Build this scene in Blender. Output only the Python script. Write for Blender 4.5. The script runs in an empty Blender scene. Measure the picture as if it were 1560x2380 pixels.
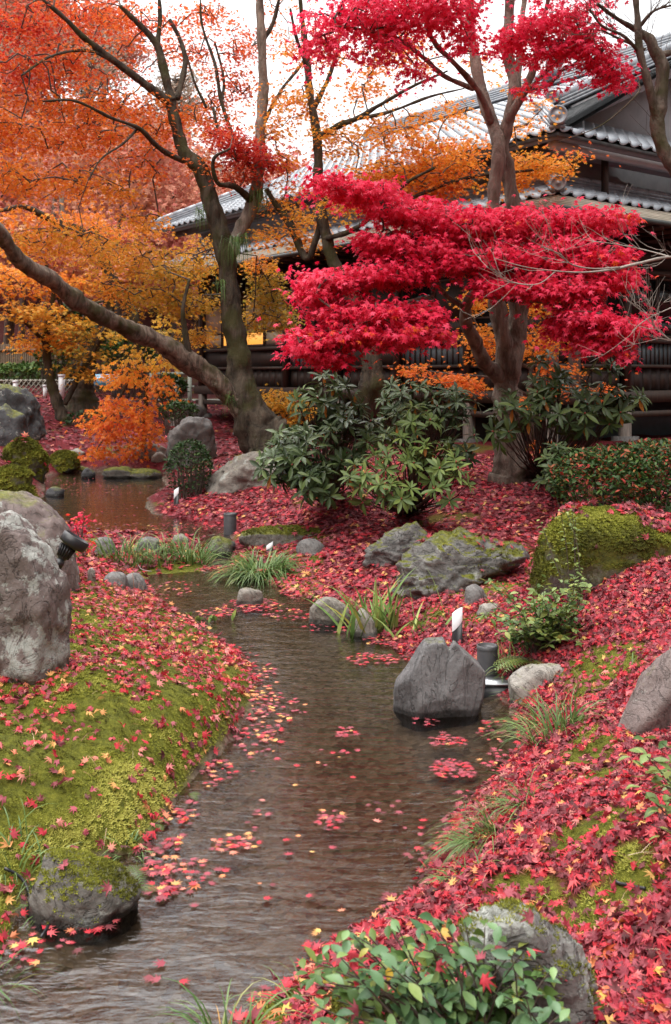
import bpy, math, random
import numpy as np
from mathutils import Vector, Matrix
random.seed(7)
rng = np.random.default_rng(7)
SC = bpy.context.scene
COL = SC.collection
R = math.radians

# ------------------------------------------------------------------ camera
HC, F, HOR, CX, K = 1.7, 1000.0, 374.0, 335.5, 1560 / 671
cam = bpy.data.cameras.new('camera')
cam_o = bpy.data.objects.new('camera', cam)
COL.objects.link(cam_o)
cam.lens = F / 1024 * 36
cam.sensor_width = 36
cam.shift_y = -(512 - HOR) / 1024
cam.clip_start = 0.05
cam.clip_end = 3000
cam.dof.use_dof = True
cam.dof.focus_distance = 6.5
cam.dof.aperture_fstop = 8.0
cam_o.location = (0, 0, HC)
cam_o.rotation_euler = (R(90), 0, 0)
SC.camera = cam_o

# ------------------------------------------------------------------ sky, sun, exposure
w = bpy.data.worlds.new('World')
SC.world = w
w.use_nodes = True
nt = w.node_tree
nt.nodes.clear()
sky = nt.nodes.new('ShaderNodeTexSky')
sky.sky_type = 'NISHITA'
sky.sun_disc = False
sky.sun_elevation = R(62)
sky.sun_rotation = R(-25)
sky.air_density = 1.0
sky.dust_density = 6.0
sky.ozone_density = 1.0
hs = nt.nodes.new('ShaderNodeHueSaturation')
hs.inputs['Saturation'].default_value = 0.10      # cloud cover: the sky goes grey-white all round
bg = nt.nodes.new('ShaderNodeBackground')
bg.inputs['Strength'].default_value = 0.11
out = nt.nodes.new('ShaderNodeOutputWorld')
nt.links.new(sky.outputs[0], hs.inputs['Color'])
nt.links.new(hs.outputs[0], bg.inputs['Color'])
nt.links.new(bg.outputs[0], out.inputs['Surface'])
sun = bpy.data.lights.new('sun', 'SUN')
sun.energy = 1.5
sun.angle = R(60)
sun.color = (1.0, 0.96, 0.9)
sun_o = bpy.data.objects.new('sun', sun)
COL.objects.link(sun_o)
# sun stands behind and above the left shoulder of the camera's view
sun_o.rotation_euler = (R(28), 0, R(-25))
SC.view_settings.view_transform = 'Standard'
SC.view_settings.look = 'None'
SC.view_settings.gamma = 1
SC.view_settings.exposure = 1.42
SC.view_settings.use_curve_mapping = False
SC.cycles.max_bounces = 6
SC.cycles.diffuse_bounces = 3
SC.cycles.glossy_bounces = 2
SC.cycles.transmission_bounces = 4
SC.cycles.transparent_max_bounces = 6
SC.cycles.caustics_reflective = False
SC.cycles.caustics_refractive = False

# ------------------------------------------------------------------ helpers
def P(u, v, y):
    """a point of the place seen at (u, v) of the 1560-wide photo, y metres away"""
    return np.array([(u / K - CX) * y / F, y, HC - (v / K - HOR) * y / F])

def G(u, v, z=0.0):
    return P(u, v, (HC - z) * F / (v / K - HOR))

def px(d, y):
    return d / K * y / F

OFF = {}
def tag(o, label=None, cat=None, group=None, kind=None):
    if label: o['label'] = label
    if cat: o['category'] = cat
    if group: o['group'] = group
    if kind: o['kind'] = kind
    return o

def empty(name, loc, label=None, cat=None, group=None):
    o = bpy.data.objects.new(name, None)
    o.empty_display_size = 0.1
    o.location = tuple(float(c) for c in loc)
    COL.objects.link(o)
    OFF[o.name] = np.array(loc, float)
    return tag(o, label, cat, group)

def mk_mesh(name, verts, faces, mats, smooth=False, tint=None, midx=None):
    """faces: (n,3)/(n,4) array or list of such arrays"""
    verts = np.asarray(verts, np.float32).reshape(-1, 3)
    fl = faces if isinstance(faces, list) else [faces]
    fl = [np.asarray(f, np.int32) for f in fl if len(f)]
    me = bpy.data.meshes.new(name)
    me.vertices.add(len(verts))
    me.vertices.foreach_set('co', verts.ravel())
    nl = sum(f.size for f in fl)
    nf = sum(len(f) for f in fl)
    me.loops.add(nl)
    me.loops.foreach_set('vertex_index', np.concatenate([f.ravel() for f in fl]))
    me.polygons.add(nf)
    tot = np.concatenate([np.full(len(f), f.shape[1], np.int32) for f in fl])
    st = np.concatenate([[0], np.cumsum(tot)[:-1]]).astype(np.int32)
    me.polygons.foreach_set('loop_start', st)
    me.polygons.foreach_set('loop_total', tot)
    if smooth:
        me.polygons.foreach_set('use_smooth', np.ones(nf, bool))
    for m in (mats if isinstance(mats, (list, tuple)) else [mats]):
        me.materials.append(m)
    if midx is not None:
        me.polygons.foreach_set('material_index', np.asarray(midx, np.int32))
    me.update(calc_edges=True)
    if tint is not None:
        tint = np.asarray(tint, np.float32)
        a = me.attributes.new('tint', 'FLOAT', 'FACE' if len(tint) == nf else 'POINT')
        a.data.foreach_set('value', tint)
    return me

def add(name, me, parent=None, **kw):
    o = bpy.data.objects.new(name, me)
    COL.objects.link(o)
    if parent is not None:
        o.parent = parent
        OFF[o.name] = OFF.get(parent.name, np.zeros(3))
    return tag(o, **kw)

def build(name, verts, faces, mats, parent=None, smooth=False, tint=None, midx=None, local=False, **kw):
    verts = np.asarray(verts, float).reshape(-1, 3)
    if parent is not None and not local:
        verts = verts - OFF.get(parent.name, np.zeros(3))
    return add(name, mk_mesh(name, verts, faces, mats, smooth, tint, midx), parent, **kw)

def thing(name, verts, faces, mats, loc, smooth=False, tint=None, midx=None, **kw):
    """a thing that is one mesh, its origin at loc"""
    me = mk_mesh(name, np.asarray(verts, float) - np.array(loc, float), faces, mats, smooth, tint, midx)
    o = add(name, me, **kw)
    o.location = tuple(float(c) for c in loc)
    OFF[o.name] = np.array(loc, float)
    return o

class MB:
    """collects boxes, tubes and lathes into one mesh"""
    def __init__(s): s.v = []; s.q = []; s.t = []; s.n = 0
    def raw(s, v, q=(), t=()):
        v = np.asarray(v, float).reshape(-1, 3)
        if len(q): s.q.append(np.asarray(q, int).reshape(-1, 4) + s.n)
        if len(t): s.t.append(np.asarray(t, int).reshape(-1, 3) + s.n)
        s.v.append(v); s.n += len(v)
        return s
    def box(s, x0, x1, y0, y1, z0, z1, M=None):
        v = np.array([[x, y, z] for x in (x0, x1) for y in (y0, y1) for z in (z0, z1)], float)
        if M is not None:
            M = np.array(M); v = v @ M[:3, :3].T + M[:3, 3]
        return s.raw(v, [[0, 1, 3, 2], [4, 6, 7, 5], [0, 4, 5, 1], [2, 3, 7, 6], [0, 2, 6, 4], [1, 5, 7, 3]])
    def bar(s, a, b, w, h=None):
        a = np.array(a, float); b = np.array(b, float); h = h or w
        d = (b - a) / np.linalg.norm(b - a)
        up = np.array([0, 0, 1.0]) if abs(d[2]) < .95 else np.array([0, 1.0, 0])
        x = np.cross(d, up); x /= np.linalg.norm(x); y = np.cross(x, d)
        v = [p + x * w / 2 * i + y * h / 2 * j for p in (a, b) for i, j in ((-1, -1), (1, -1), (1, 1), (-1, 1))]
        return s.raw(v, [[0, 1, 5, 4], [1, 2, 6, 5], [2, 3, 7, 6], [3, 0, 4, 7], [3, 2, 1, 0], [4, 5, 6, 7]])
    def tube(s, pts, rad, sides=6, cap=True):
        pts = np.asarray(pts, float); n = len(pts)
        rad = np.broadcast_to(np.asarray(rad, float), (n,))
        T = np.gradient(pts, axis=0); T /= np.linalg.norm(T, axis=1)[:, None] + 1e-9
        ref = np.array([0.3, -0.9, 0.2]) if abs(T[0] @ np.array([0.3, -.9, .2])) < .9 else np.array([1.0, 0, 0])
        x = ref - (T @ ref)[:, None] * T; x /= np.linalg.norm(x, axis=1)[:, None] + 1e-9
        y = np.cross(T, x)
        a = np.linspace(0, 2 * np.pi, sides, endpoint=False)
        v = pts[:, None] + rad[:, None, None] * (np.cos(a)[None, :, None] * x[:, None] + np.sin(a)[None, :, None] * y[:, None])
        i = np.arange(n - 1)[:, None] * sides; j = np.arange(sides)[None]; k = (j + 1) % sides
        q = np.stack([i + j, i + k, i + sides + k, i + sides + j], -1).reshape(-1, 4)
        v = v.reshape(-1, 3)
        t = []
        if cap:
            v = np.vstack([v, pts[0] - T[0] * rad[0] * .3, pts[-1] + T[-1] * rad[-1] * .4])
            c0, c1 = n * sides, n * sides + 1; e = (n - 1) * sides
            for m in range(sides):
                t += [[c0, (m + 1) % sides, m], [c1, e + m, e + (m + 1) % sides]]
        return s.raw(v, q, t)
    def lathe(s, prof, M=None, sides=20):
        prof = np.asarray(prof, float); a = np.linspace(0, 2 * np.pi, sides, endpoint=False)
        v = np.stack([prof[:, 0][:, None] * np.cos(a), prof[:, 0][:, None] * np.sin(a), np.repeat(prof[:, 1][:, None], sides, 1)], -1)
        n = len(prof); i = np.arange(n - 1)[:, None] * sides; j = np.arange(sides)[None]; k = (j + 1) % sides
        q = np.stack([i + j, i + k, i + sides + k, i + sides + j], -1).reshape(-1, 4)
        v = v.reshape(-1, 3)
        if M is not None:
            M = np.array(M); v = v @ M[:3, :3].T + M[:3, 3]
        return s.raw(v, q)
    def faces(s):
        return [np.concatenate(a) for a in (s.q, s.t) if a]
    def verts(s): return np.concatenate(s.v)
    def build(s, name, mat, parent=None, **kw): return build(name, s.verts(), s.faces(), mat, parent, **kw)
    def mesh(s, name, mat, **kw): return mk_mesh(name, s.verts(), s.faces(), mat, **kw)

# gradient noise, vectorised
_perm = np.random.default_rng(3).permutation(256)
_perm = np.concatenate([_perm, _perm, _perm])
_gr = np.random.default_rng(4).normal(size=(256, 3)); _gr /= np.linalg.norm(_gr, axis=1)[:, None]
def pn(p, sc=1.0, seed=0.0, octv=1):
    p = np.asarray(p, float)
    tot = np.zeros(len(p)); amp = 1.0
    for o in range(octv):
        q = p * sc * 2 ** o + np.array([seed * 1.37 + 11.3 * o, seed * 2.11 + 5.7, seed * .77 + 3.1])
        i = np.floor(q).astype(int); f = q - i; i &= 255
        uu = f * f * f * (f * (f * 6 - 15) + 10)
        r = 0
        for dx in (0, 1):
            for dy in (0, 1):
                for dz in (0, 1):
                    h = _perm[_perm[_perm[(i[:, 0] + dx) & 255] + ((i[:, 1] + dy) & 255)] + ((i[:, 2] + dz) & 255)]
                    g = _gr[h]
                    d = (g * (f - np.array([dx, dy, dz]))).sum(1)
                    wx = uu[:, 0] if dx else 1 - uu[:, 0]
                    wy = uu[:, 1] if dy else 1 - uu[:, 1]
                    wz = uu[:, 2] if dz else 1 - uu[:, 2]
                    r = r + d * wx * wy * wz
        tot += amp * r; amp *= .5
    return tot * 1.6

def smooth01(a, b, x):
    t = np.clip((x - a) / (b - a), 0, 1); return t * t * (3 - 2 * t)

def catmull(pts, n):
    pts = np.asarray(pts, float)
    if len(pts) == 2: return pts[0] + (pts[1] - pts[0]) * np.linspace(0, 1, n)[:, None]
    p = np.vstack([2 * pts[0] - pts[1], pts, 2 * pts[-1] - pts[-2]])
    L = len(pts) - 1
    t = np.linspace(0, L, n); i = np.minimum(t.astype(int), L - 1); f = (t - i)[:, None]
    a, b, c, d = p[i], p[i + 1], p[i + 2], p[i + 3]
    return .5 * (2 * b + (c - a) * f + (2 * a - 5 * b + 4 * c - d) * f ** 2 + (3 * b - a - 3 * c + d) * f ** 3)

# ------------------------------------------------------------------ materials
def mat(name):
    m = bpy.data.materials.new(name); m.use_nodes = True
    n = m.node_tree.nodes
    return m, n, m.node_tree.links, n['Principled BSDF'], n['Material Output']

def ramp(n, stops, interp='LINEAR'):
    r = n.new('ShaderNodeValToRGB'); r.color_ramp.interpolation = interp
    el = r.color_ramp.elements
    while len(el) < len(stops): el.new(.5)
    for e, (p, c) in zip(el, stops):
        e.position = p; e.color = (*c, 1)
    return r

def noise_n(n, l, scale, detail=4, rough=.6, coords='Object', mapping=None, dist=0.0):
    tc = n.new('ShaderNodeTexCoord'); src = tc.outputs[coords]
    if mapping:
        mp = n.new('ShaderNodeMapping'); mp.inputs['Scale'].default_value = mapping
        l.new(src, mp.inputs[0]); src = mp.outputs[0]
    t = n.new('ShaderNodeTexNoise'); t.inputs['Scale'].default_value = scale
    t.inputs['Detail'].default_value = detail; t.inputs['Roughness'].default_value = rough
    t.inputs['Distortion'].default_value = dist
    l.new(src, t.inputs['Vector'])
    return t

def bump(n, l, h, b, strength=.4, dist=.02):
    bp = n.new('ShaderNodeBump'); bp.inputs['Strength'].default_value = strength; bp.inputs['Distance'].default_value = dist
    l.new(h, bp.inputs['Height']); l.new(bp.outputs[0], b.inputs['Normal'])
    return bp

def mixc(n, l, fac, a, b):
    m = n.new('ShaderNodeMix'); m.data_type = 'RGBA'
    for s, x in ((m.inputs[0], fac), (m.inputs[6], a), (m.inputs[7], b)):
        if isinstance(x, (int, float)): s.default_value = x
        elif isinstance(x, tuple): s.default_value = (*x, 1)
        else: l.new(x, s)
    return m.outputs[2]

def maprange(n, l, x, a, b, c=0., d=1.):
    m = n.new('ShaderNodeMapRange')
    for s, q in zip(m.inputs[1:5], (a, b, c, d)): s.default_value = q
    l.new(x, m.inputs[0]); return m.outputs[0]

def math_n(n, l, op, a, b):
    m = n.new('ShaderNodeMath'); m.operation = op
    for s, x in ((m.inputs[0], a), (m.inputs[1], b)):
        if isinstance(x, (int, float)): s.default_value = x
        else: l.new(x, s)
    return m.outputs[0]

def flat(name, stops, rough=.6, scale=8, mapping=None, bstr=.3, bdist=.01, metal=0., spec=.5, detail=5):
    """noise-coloured solid with fine relief"""
    m, n, l, b, o = mat(name)
    t = noise_n(n, l, scale, detail, .65, mapping=mapping)
    r = ramp(n, stops); l.new(t.outputs['Fac'], r.inputs[0]); l.new(r.outputs[0], b.inputs['Base Color'])
    b.inputs['Roughness'].default_value = rough; b.inputs['Metallic'].default_value = metal
    b.inputs['Specular IOR Level'].default_value = spec
    if bstr: bump(n, l, t.outputs['Fac'], b, bstr, bdist)
    return m

def leaf_mat(name, stops, src='tint', trans=.35, rough=.5, spec=.22, vary=.0):
    m, n, l, b, o = mat(name)
    if src == 'tint':
        a = n.new('ShaderNodeAttribute'); a.attribute_name = 'tint'; s = a.outputs['Fac']
    else:
        a = n.new('ShaderNodeObjectInfo'); s = a.outputs['Random']
    r = ramp(n, stops); l.new(s, r.inputs[0])
    c = r.outputs[0]
    if vary:
        t = noise_n(n, l, 45, 3, .6); c = mixc(n, l, maprange(n, l, t.outputs['Fac'], .45, .75, 0, vary), c, (.12, .03, .02))
    l.new(c, b.inputs['Base Color'])
    b.inputs['Roughness'].default_value = rough
    b.inputs['Specular IOR Level'].default_value = spec
    tr = n.new('ShaderNodeBsdfTranslucent'); l.new(c, tr.inputs['Color'])
    ms = n.new('ShaderNodeMixShader'); ms.inputs[0].default_value = trans
    l.new(b.outputs[0], ms.inputs[1]); l.new(tr.outputs[0], ms.inputs[2]); l.new(ms.outputs[0], o.inputs['Surface'])
    return m

AUT = [(0, (.36, .012, .028)), (.2, (.60, .040, .035)), (.4, (.80, .17, .05)), (.6, (.88, .34, .05)), (.78, (.80, .44, .06)), (.9, (.56, .37, .06)), (1, (.34, .31, .06))]
CRIM = [(0, (.50, .006, .030)), (.35, (.80, .022, .080)), (.8, (.90, .095, .19)), (.93, (.84, .06, .04)), (1, (.82, .26, .04))]
M_AUT = leaf_mat('autumn_leaf', AUT, trans=.58)
M_CRIM = leaf_mat('crimson_leaf', CRIM, trans=.45)
M_CRIM_O = leaf_mat('crimson_leaf_single', CRIM, 'object', trans=.45)
M_FALL = leaf_mat('fallen_leaf_mix', [(0, (.085, .028, .030)), (.18, (.20, .050, .058)), (.36, (.36, .080, .105)), (.47, (.46, .034, .052)), (.60, (.58, .040, .055)), (.70, (.60, .15, .16)), (.77, (.60, .22, .20)), (.88, (.66, .22, .10)), (1, (.70, .44, .14))], trans=.18, rough=.6, spec=.22)
M_F = {'dark': leaf_mat('fallen_dark', [(0, (.10, .022, .030)), (1, (.32, .055, .08))], 'object', .15, .6, .22, .5),
       'red': leaf_mat('fallen_red', [(0, (.38, .05, .08)), (.35, (.46, .028, .05)), (.7, (.56, .04, .06)), (1, (.62, .12, .12))], 'object', .18, .6, .22, .35),
       'orange': leaf_mat('fallen_orange', [(0, (.64, .12, .05)), (1, (.68, .26, .10))], 'object', .18, .6, .22, .35),
       'yellow': leaf_mat('fallen_yellow', [(0, (.70, .34, .06)), (1, (.74, .52, .14))], 'object', .18, .6, .22, .3)}
GRHO = [(0, (.024, .042, .014)), (.5, (.06, .098, .028)), (.85, (.12, .175, .045)), (.95, (.18, .22, .05)), (1, (.45, .16, .02))]
M_RHO = leaf_mat('rhododendron_leaf', GRHO, trans=.14, rough=.42, spec=.32)
M_RHO_D = leaf_mat('rhododendron_dark_single', [(0, (.026, .045, .016)), (.6, (.058, .092, .030)), (1, (.11, .155, .045))], 'object', .12, .42, .32)
M_RHO_L = leaf_mat('rhododendron_light_single', [(0, (.065, .11, .03)), (.6, (.12, .175, .045)), (1, (.20, .26, .065))], 'object', .16, .42, .32)
M_SHR = leaf_mat('broad_leaf_single', [(0, (.05, .12, .045)), (.55, (.11, .21, .09)), (.9, (.20, .32, .11)), (.97, (.30, .30, .05)), (1, (.55, .32, .03))], 'object', .2, .38, .35)
M_SHR2 = leaf_mat('light_leaf_single', [(0, (.12, .18, .05)), (.6, (.20, .28, .075)), (1, (.33, .36, .09))], 'object', .25, .45, .4)
M_GRN = leaf_mat('green_leaf', [(0, (.015, .04, .012)), (.4, (.035, .08, .02)), (.75, (.08, .15, .03)), (.9, (.2, .22, .05)), (1, (.45, .03, .04))], trans=.2, rough=.45, spec=.3)
M_GRASS = leaf_mat('grass_blade', [(0, (.05, .11, .025)), (.5, (.11, .19, .05)), (.8, (.2, .28, .09)), (.93, (.36, .32, .12)), (1, (.5, .25, .05))], trans=.25, rough=.45, spec=.35)
M_MOSS = leaf_mat('moss_tuft', [(0, (.050, .045, .013)), (.35, (.115, .118, .020)), (.65, (.24, .25, .036)), (1, (.44, .42, .10))], trans=.15, rough=.8, spec=.1)

def bark(name, dark, light, moss=.4, lich=.3, sc=1.0):
    m, n, l, b, o = mat(name)
    t = noise_n(n, l, 9 * sc, 6, .7, mapping=(1, 1, .28), dist=.6)
    r = ramp(n, [(.36, dark), (.64, light)]); l.new(t.outputs['Fac'], r.inputs[0])
    big = noise_n(n, l, 2.2 * sc, 3, .6)
    c = mixc(n, l, maprange(n, l, big.outputs['Fac'], .62 - .25 * moss, .72 - .2 * moss, 0, .9), r.outputs[0], (.060, .056, .022))
    li = noise_n(n, l, 5.5 * sc, 5, .75)
    c = mixc(n, l, maprange(n, l, li.outputs['Fac'], .74 - .3 * lich, .78 - .3 * lich, 0, .65), c, (.36, .33, .27))
    l.new(c, b.inputs['Base Color']); b.inputs['Roughness'].default_value = .88; b.inputs['Specular IOR Level'].default_value = .2
    bump(n, l, math_n(n, l, 'ADD', t.outputs['Fac'], math_n(n, l, 'MULTIPLY', noise_n(n, l, 40 * sc, 4, .7, mapping=(1, 1, .35)).outputs['Fac'], .5)), b, 1.0, .05)
    return m
M_BARK_D = bark('bark_dark_mossy', (.035, .028, .022), (.12, .095, .07), .55, .2)
M_BARK_G = bark('bark_grey_brown', (.12, .092, .074), (.32, .255, .21), .08, .25)
M_BARK_L = bark('bark_limb_worn', (.06, .045, .036), (.31, .24, .19), .25, .40)
M_TWIG = flat('twig_bark', [(.3, (.05, .035, .028)), (.7, (.13, .10, .08))], .85, 20)
M_TWIG_P = flat('twig_pale', [(.3, (.20, .17, .15)), (.7, (.38, .34, .30))], .8, 25)

def stone(name, a, bcol, vein=.25, lich=0., moss=0., rough=.75, strk=(1, 1, 1), scale=3.0, lcol=(.34, .35, .325)):
    m, n, l, b, o = mat(name)
    t = noise_n(n, l, scale, 8, .68, mapping=strk, dist=.5)
    r = ramp(n, [(.28, a), (.72, bcol)]); l.new(t.outputs['Fac'], r.inputs[0]); c = r.outputs[0]
    # darker cracks
    ck = noise_n(n, l, scale * 2.3, 5, .6, mapping=(strk[0], strk[1], strk[2]), dist=1.4)
    cm = maprange(n, l, math_n(n, l, 'ABSOLUTE', math_n(n, l, 'SUBTRACT', ck.outputs['Fac'], .5), 0), 0, .025, 1, 0)
    c = mixc(n, l, math_n(n, l, 'MULTIPLY', cm, vein * 1.6), c, tuple(x * .3 for x in a))
    fi = noise_n(n, l, 60, 4, .7)
    c = mixc(n, l, maprange(n, l, fi.outputs['Fac'], .35, .7, 0, .35), c, tuple(min(1, x * 1.35) for x in bcol))
    if lich:
        li = noise_n(n, l, 5.0, 7, .72, dist=.3)
        c = mixc(n, l, maprange(n, l, li.outputs['Fac'], .66 - .28 * lich, .70 - .28 * lich, 0, .88), c, lcol)
        l2 = noise_n(n, l, 9.0, 5, .7)
        c = mixc(n, l, maprange(n, l, l2.outputs['Fac'], .62, .68, 0, .6 * min(1, lich * 1.5)), c, (.44, .445, .43))
    if moss:
        ge = n.new('ShaderNodeNewGeometry'); sx = n.new('ShaderNodeSeparateXYZ'); l.new(ge.outputs['Normal'], sx.inputs[0])
        mn = noise_n(n, l, 4.5, 6, .7)
        v = math_n(n, l, 'ADD', math_n(n, l, 'MULTIPLY', sx.outputs['Z'], .55), mn.outputs['Fac'])
        mo = maprange(n, l, v, 1.07 - .75 * moss, 1.27 - .75 * moss, 0, 1)
        mc = noise_n(n, l, 14, 5, .75)
        mr = ramp(n, [(.3, (.045, .052, .010)), (.55, (.12, .125, .016)), (.75, (.22, .21, .03))]); l.new(mc.outputs['Fac'], mr.inputs[0])
        c = mixc(n, l, mo, c, mr.outputs[0])
    # wet band where the stone stands in the stream
    gw = n.new('ShaderNodeNewGeometry'); sw = n.new('ShaderNodeSeparateXYZ'); l.new(gw.outputs['Position'], sw.inputs[0])
    wz = math_n(n, l, 'SUBTRACT', sw.outputs['Z'], math_n(n, l, 'MULTIPLY', t.outputs['Fac'], .06))
    wet = maprange(n, l, wz, -.004, .012, 1, 0)
    c = mixc(n, l, wet, c, mixc(n, l, .72, c, (.012, .011, .010)))
    l.new(maprange(n, l, wet, 0, 1, rough, .28), b.inputs['Roughness'])
    l.new(c, b.inputs['Base Color']); b.inputs['Specular IOR Level'].default_value = .35
    h = math_n(n, l, 'ADD', t.outputs['Fac'], math_n(n, l, 'MULTIPLY', fi.outputs['Fac'], .25))
    h = math_n(n, l, 'SUBTRACT', h, math_n(n, l, 'MULTIPLY', cm, .18))
    bump(n, l, h, b, .75, .03)
    return m
M_ST_GREY = stone('stone_grey', (.075, .073, .072), (.21, .20, .195), .3, .12, 0)
M_ST_HEART = stone('stone_slate', (.060, .057, .060), (.185, .178, .18), .3, .05, .18, strk=(2.2, 2.2, .5))
M_ST_LICH = stone('stone_lichen', (.075, .058, .054), (.20, .155, .145), .5, .52, 0, strk=(1, 1, .7), scale=3.5)
M_ST_MAUVE = stone('stone_mauve', (.085, .065, .062), (.20, .155, .145), .3, .35, .22)
M_ST_DARK = stone('stone_dark', (.022, .023, .026), (.095, .098, .105), .4, .25, .3)
M_ST_MOSS = stone('stone_mossy', (.06, .058, .05), (.18, .175, .155), .3, .15, 1.0)
M_ST_MIX = stone('stone_part_moss', (.065, .06, .055), (.20, .185, .165), .4, .25, .55)
M_ST_OUT = stone('stone_outcrop', (.055, .055, .058), (.215, .205, .195), .6, .3, .4, strk=(1, 1, 2.2))
M_ST_PALE = stone('stone_pale', (.17, .155, .14), (.36, .335, .30), .3, .35, .1)
M_ST_TAN = stone('stone_tan', (.11, .098, .085), (.27, .245, .215), .3, .3, .1)
M_BLACK = flat('black_metal', [(.3, (.012, .012, .014)), (.7, (.022, .022, .026))], .38, 30, bstr=.05)
M_GREYM = flat('grey_painted_metal', [(.3, (.05, .05, .055)), (.7, (.072, .072, .078))], .45, 20, bstr=.08, spec=.5)
M_WHITE = flat('white_plastic', [(.3, (.72, .73, .76)), (.7, (.8, .81, .84))], .35, 12, bstr=.03)
M_STEEL = flat('steel_plate', [(.3, (.25, .26, .28)), (.7, (.4, .41, .43))], .35, 15, bstr=.08, metal=.8)

# ------------------------------------------------------------------ leaf shapes
def maple(lobes, tips, sinus, base, center=.33, curl=0., crump=0., seed=0, stalk=False):
    r = np.random.default_rng(seed)
    pts = []
    for i, (a, t) in enumerate(zip(lobes, tips)):
        pts.append((math.sin(R(a)) * t, center + math.cos(R(a)) * t))
        if i < len(lobes) - 1:
            am = (a + lobes[i + 1]) / 2
            pts.append((math.sin(R(am)) * sinus, center + math.cos(R(am)) * sinus))
    pts.append((0, base))
    p = np.array(pts); v = np.zeros((len(p) + 1, 3)); v[:-1, :2] = p; v[-1, 1] = center
    rr = ((v[:, 0] ** 2 + (v[:, 1] - center) ** 2)); v[:, 2] = curl * rr * 1.4 + r.normal(0, crump, len(v))
    v[-1, 2] += .04
    m = len(p)
    t = np.array([[m, (i + 1) % m, i] for i in range(m)])
    v[:, 1] -= .0
    return v, t
def maple7(curl=0, crump=0, seed=0): return maple((-125, -80, -39, 0, 39, 80, 125), (.34, .56, .66, .72, .66, .56, .34), .24, .12, .33, curl, crump, seed)
def maple5(curl=0, crump=0, seed=0): return maple((-105, -52, 0, 52, 105), (.42, .62, .70, .62, .42), .20, .1, .33, curl, crump, seed)
def maple_far(curl=0, seed=0):
    v = []; t = []
    for a, L in ((-100, .5), (-50, .65), (0, .72), (50, .65), (100, .5)):
        c, s = math.cos(R(a)), math.sin(R(a)); k = len(v)
        for x, y in ((-.17, .02), (.17, .02), (0, L)):
            v.append((x * c + y * s, .3 - x * s + y * c, curl * (y * y)))
        t.append((k + 1, k + 2, k))
    return np.array(v), np.array(t)
T7 = [maple7(c, k, i) for i, (c, k) in enumerate(((-.1, .03), (-.3, .06), (-.55, .08), (.2, .08), (0, .13), (-.85, .11), (.45, .12), (-.2, .16), (.02, .012), (-.06, .015)))]
T5 = [maple5(c, k, 20 + i) for i, (c, k) in enumerate(((-.2, .02), (-.5, .04), (.1, .03), (-.8, .06)))]
TF = [maple_far(c) for c in (-.2, -.5, .1)]
def blade_leaf(wd=.3, fold=.12, droop=.2, tipy=1.0, n=5, belly=.5):
    """an oval leaf along +Y, folded on its midrib"""
    v = []
    for i in range(n):
        s = i / (n - 1); hw = wd * math.sin(math.pi * min(1, s ** (math.log(.5) / math.log(belly)))) if 0 < i < n - 1 else (.02 if i == 0 else 0.004)
        z = -droop * s * s
        v += [(-hw, s * tipy, z + fold * hw), (0, s * tipy, z), (hw, s * tipy, z + fold * hw)]
    q = []
    for i in range(n - 1):
        a = 3 * i
        q += [(a, a + 1, a + 4), (a, a + 4, a + 3), (a + 1, a + 2, a + 5), (a + 1, a + 5, a + 4)]
    return np.array(v), np.array(q)
L_RHO = [blade_leaf(.15, .35, d, belly=.55) for d in (.1, .28, .45)]
L_OVAL = [blade_leaf(.26, .3, d, belly=.5) for d in (.06, .2, .32)]
L_SMALL = [blade_leaf(.25, .25, d, n=4, belly=.5) for d in (.1, .3)]

def rots(head, pitch, roll):
    """leaf frame: +Y points along heading, dipping by pitch, rolled about its own axis"""
    ch, sh, cp, sp, cr, sr = np.cos(head), np.sin(head), np.cos(pitch), np.sin(pitch), np.cos(roll), np.sin(roll)
    y = np.stack([ch * cp, sh * cp, -sp], -1)
    x0 = np.stack([sh, -ch, 0 * ch], -1)
    z0 = np.cross(x0, y)
    x = x0 * cr[:, None] + z0 * sr[:, None]
    z = np.cross(x, y)
    return np.stack([x, y, z], -1)          # columns

def rots_n(nrm, head, tiltx, tilty):
    """frames lying on a surface with normals nrm"""
    n = nrm + np.stack([tiltx, tilty, 0 * tiltx], -1); n /= np.linalg.norm(n, axis=1)[:, None]
    d = np.stack([np.cos(head), np.sin(head), 0 * head], -1)
    y = d - (d * n).sum(1)[:, None] * n; y /= np.linalg.norm(y, axis=1)[:, None]
    x = np.cross(y, n)
    return np.stack([x, y, n], -1)

def scatter(templates, pos, rot, scale, tint, idx=None):
    n = len(pos)
    if idx is None: idx = rng.integers(0, len(templates), n)
    V, T, C = [], [], []; off = 0
    for k, (tv, tt) in enumerate(templates):
        s = np.where(idx == k)[0]
        if not len(s): continue
        v = np.einsum('nij,mj->nmi', rot[s], tv) * scale[s][:, None, None] + pos[s][:, None]
        t = tt[None] + (np.arange(len(s)) * len(tv))[:, None, None] + off
        V.append(v.reshape(-1, 3)); T.append(t.reshape(-1, 3)); C.append(np.repeat(tint[s], len(tt)))
        off += len(s) * len(tv)
    return np.concatenate(V), np.concatenate(T), np.concatenate(C)

def single_leaves(name, meshes, pos, rot, scale, parent, idx=None):
    """leaves one can pick apart: each its own object, meshes shared"""
    if idx is None: idx = rng.integers(0, len(meshes), len(pos))
    off = OFF.get(parent.name, np.zeros(3)) if parent is not None else np.zeros(3)
    res = []
    for i in range(len(pos)):
        o = bpy.data.objects.new(name, meshes[idx[i]])
        COL.objects.link(o)
        if parent is not None: o.parent = parent
        M = np.eye(4); M[:3, :3] = rot[i] * scale[i]; M[:3, 3] = pos[i] - off
        o.matrix_basis = Matrix(M.tolist())
        res.append(o)
    return res
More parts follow.
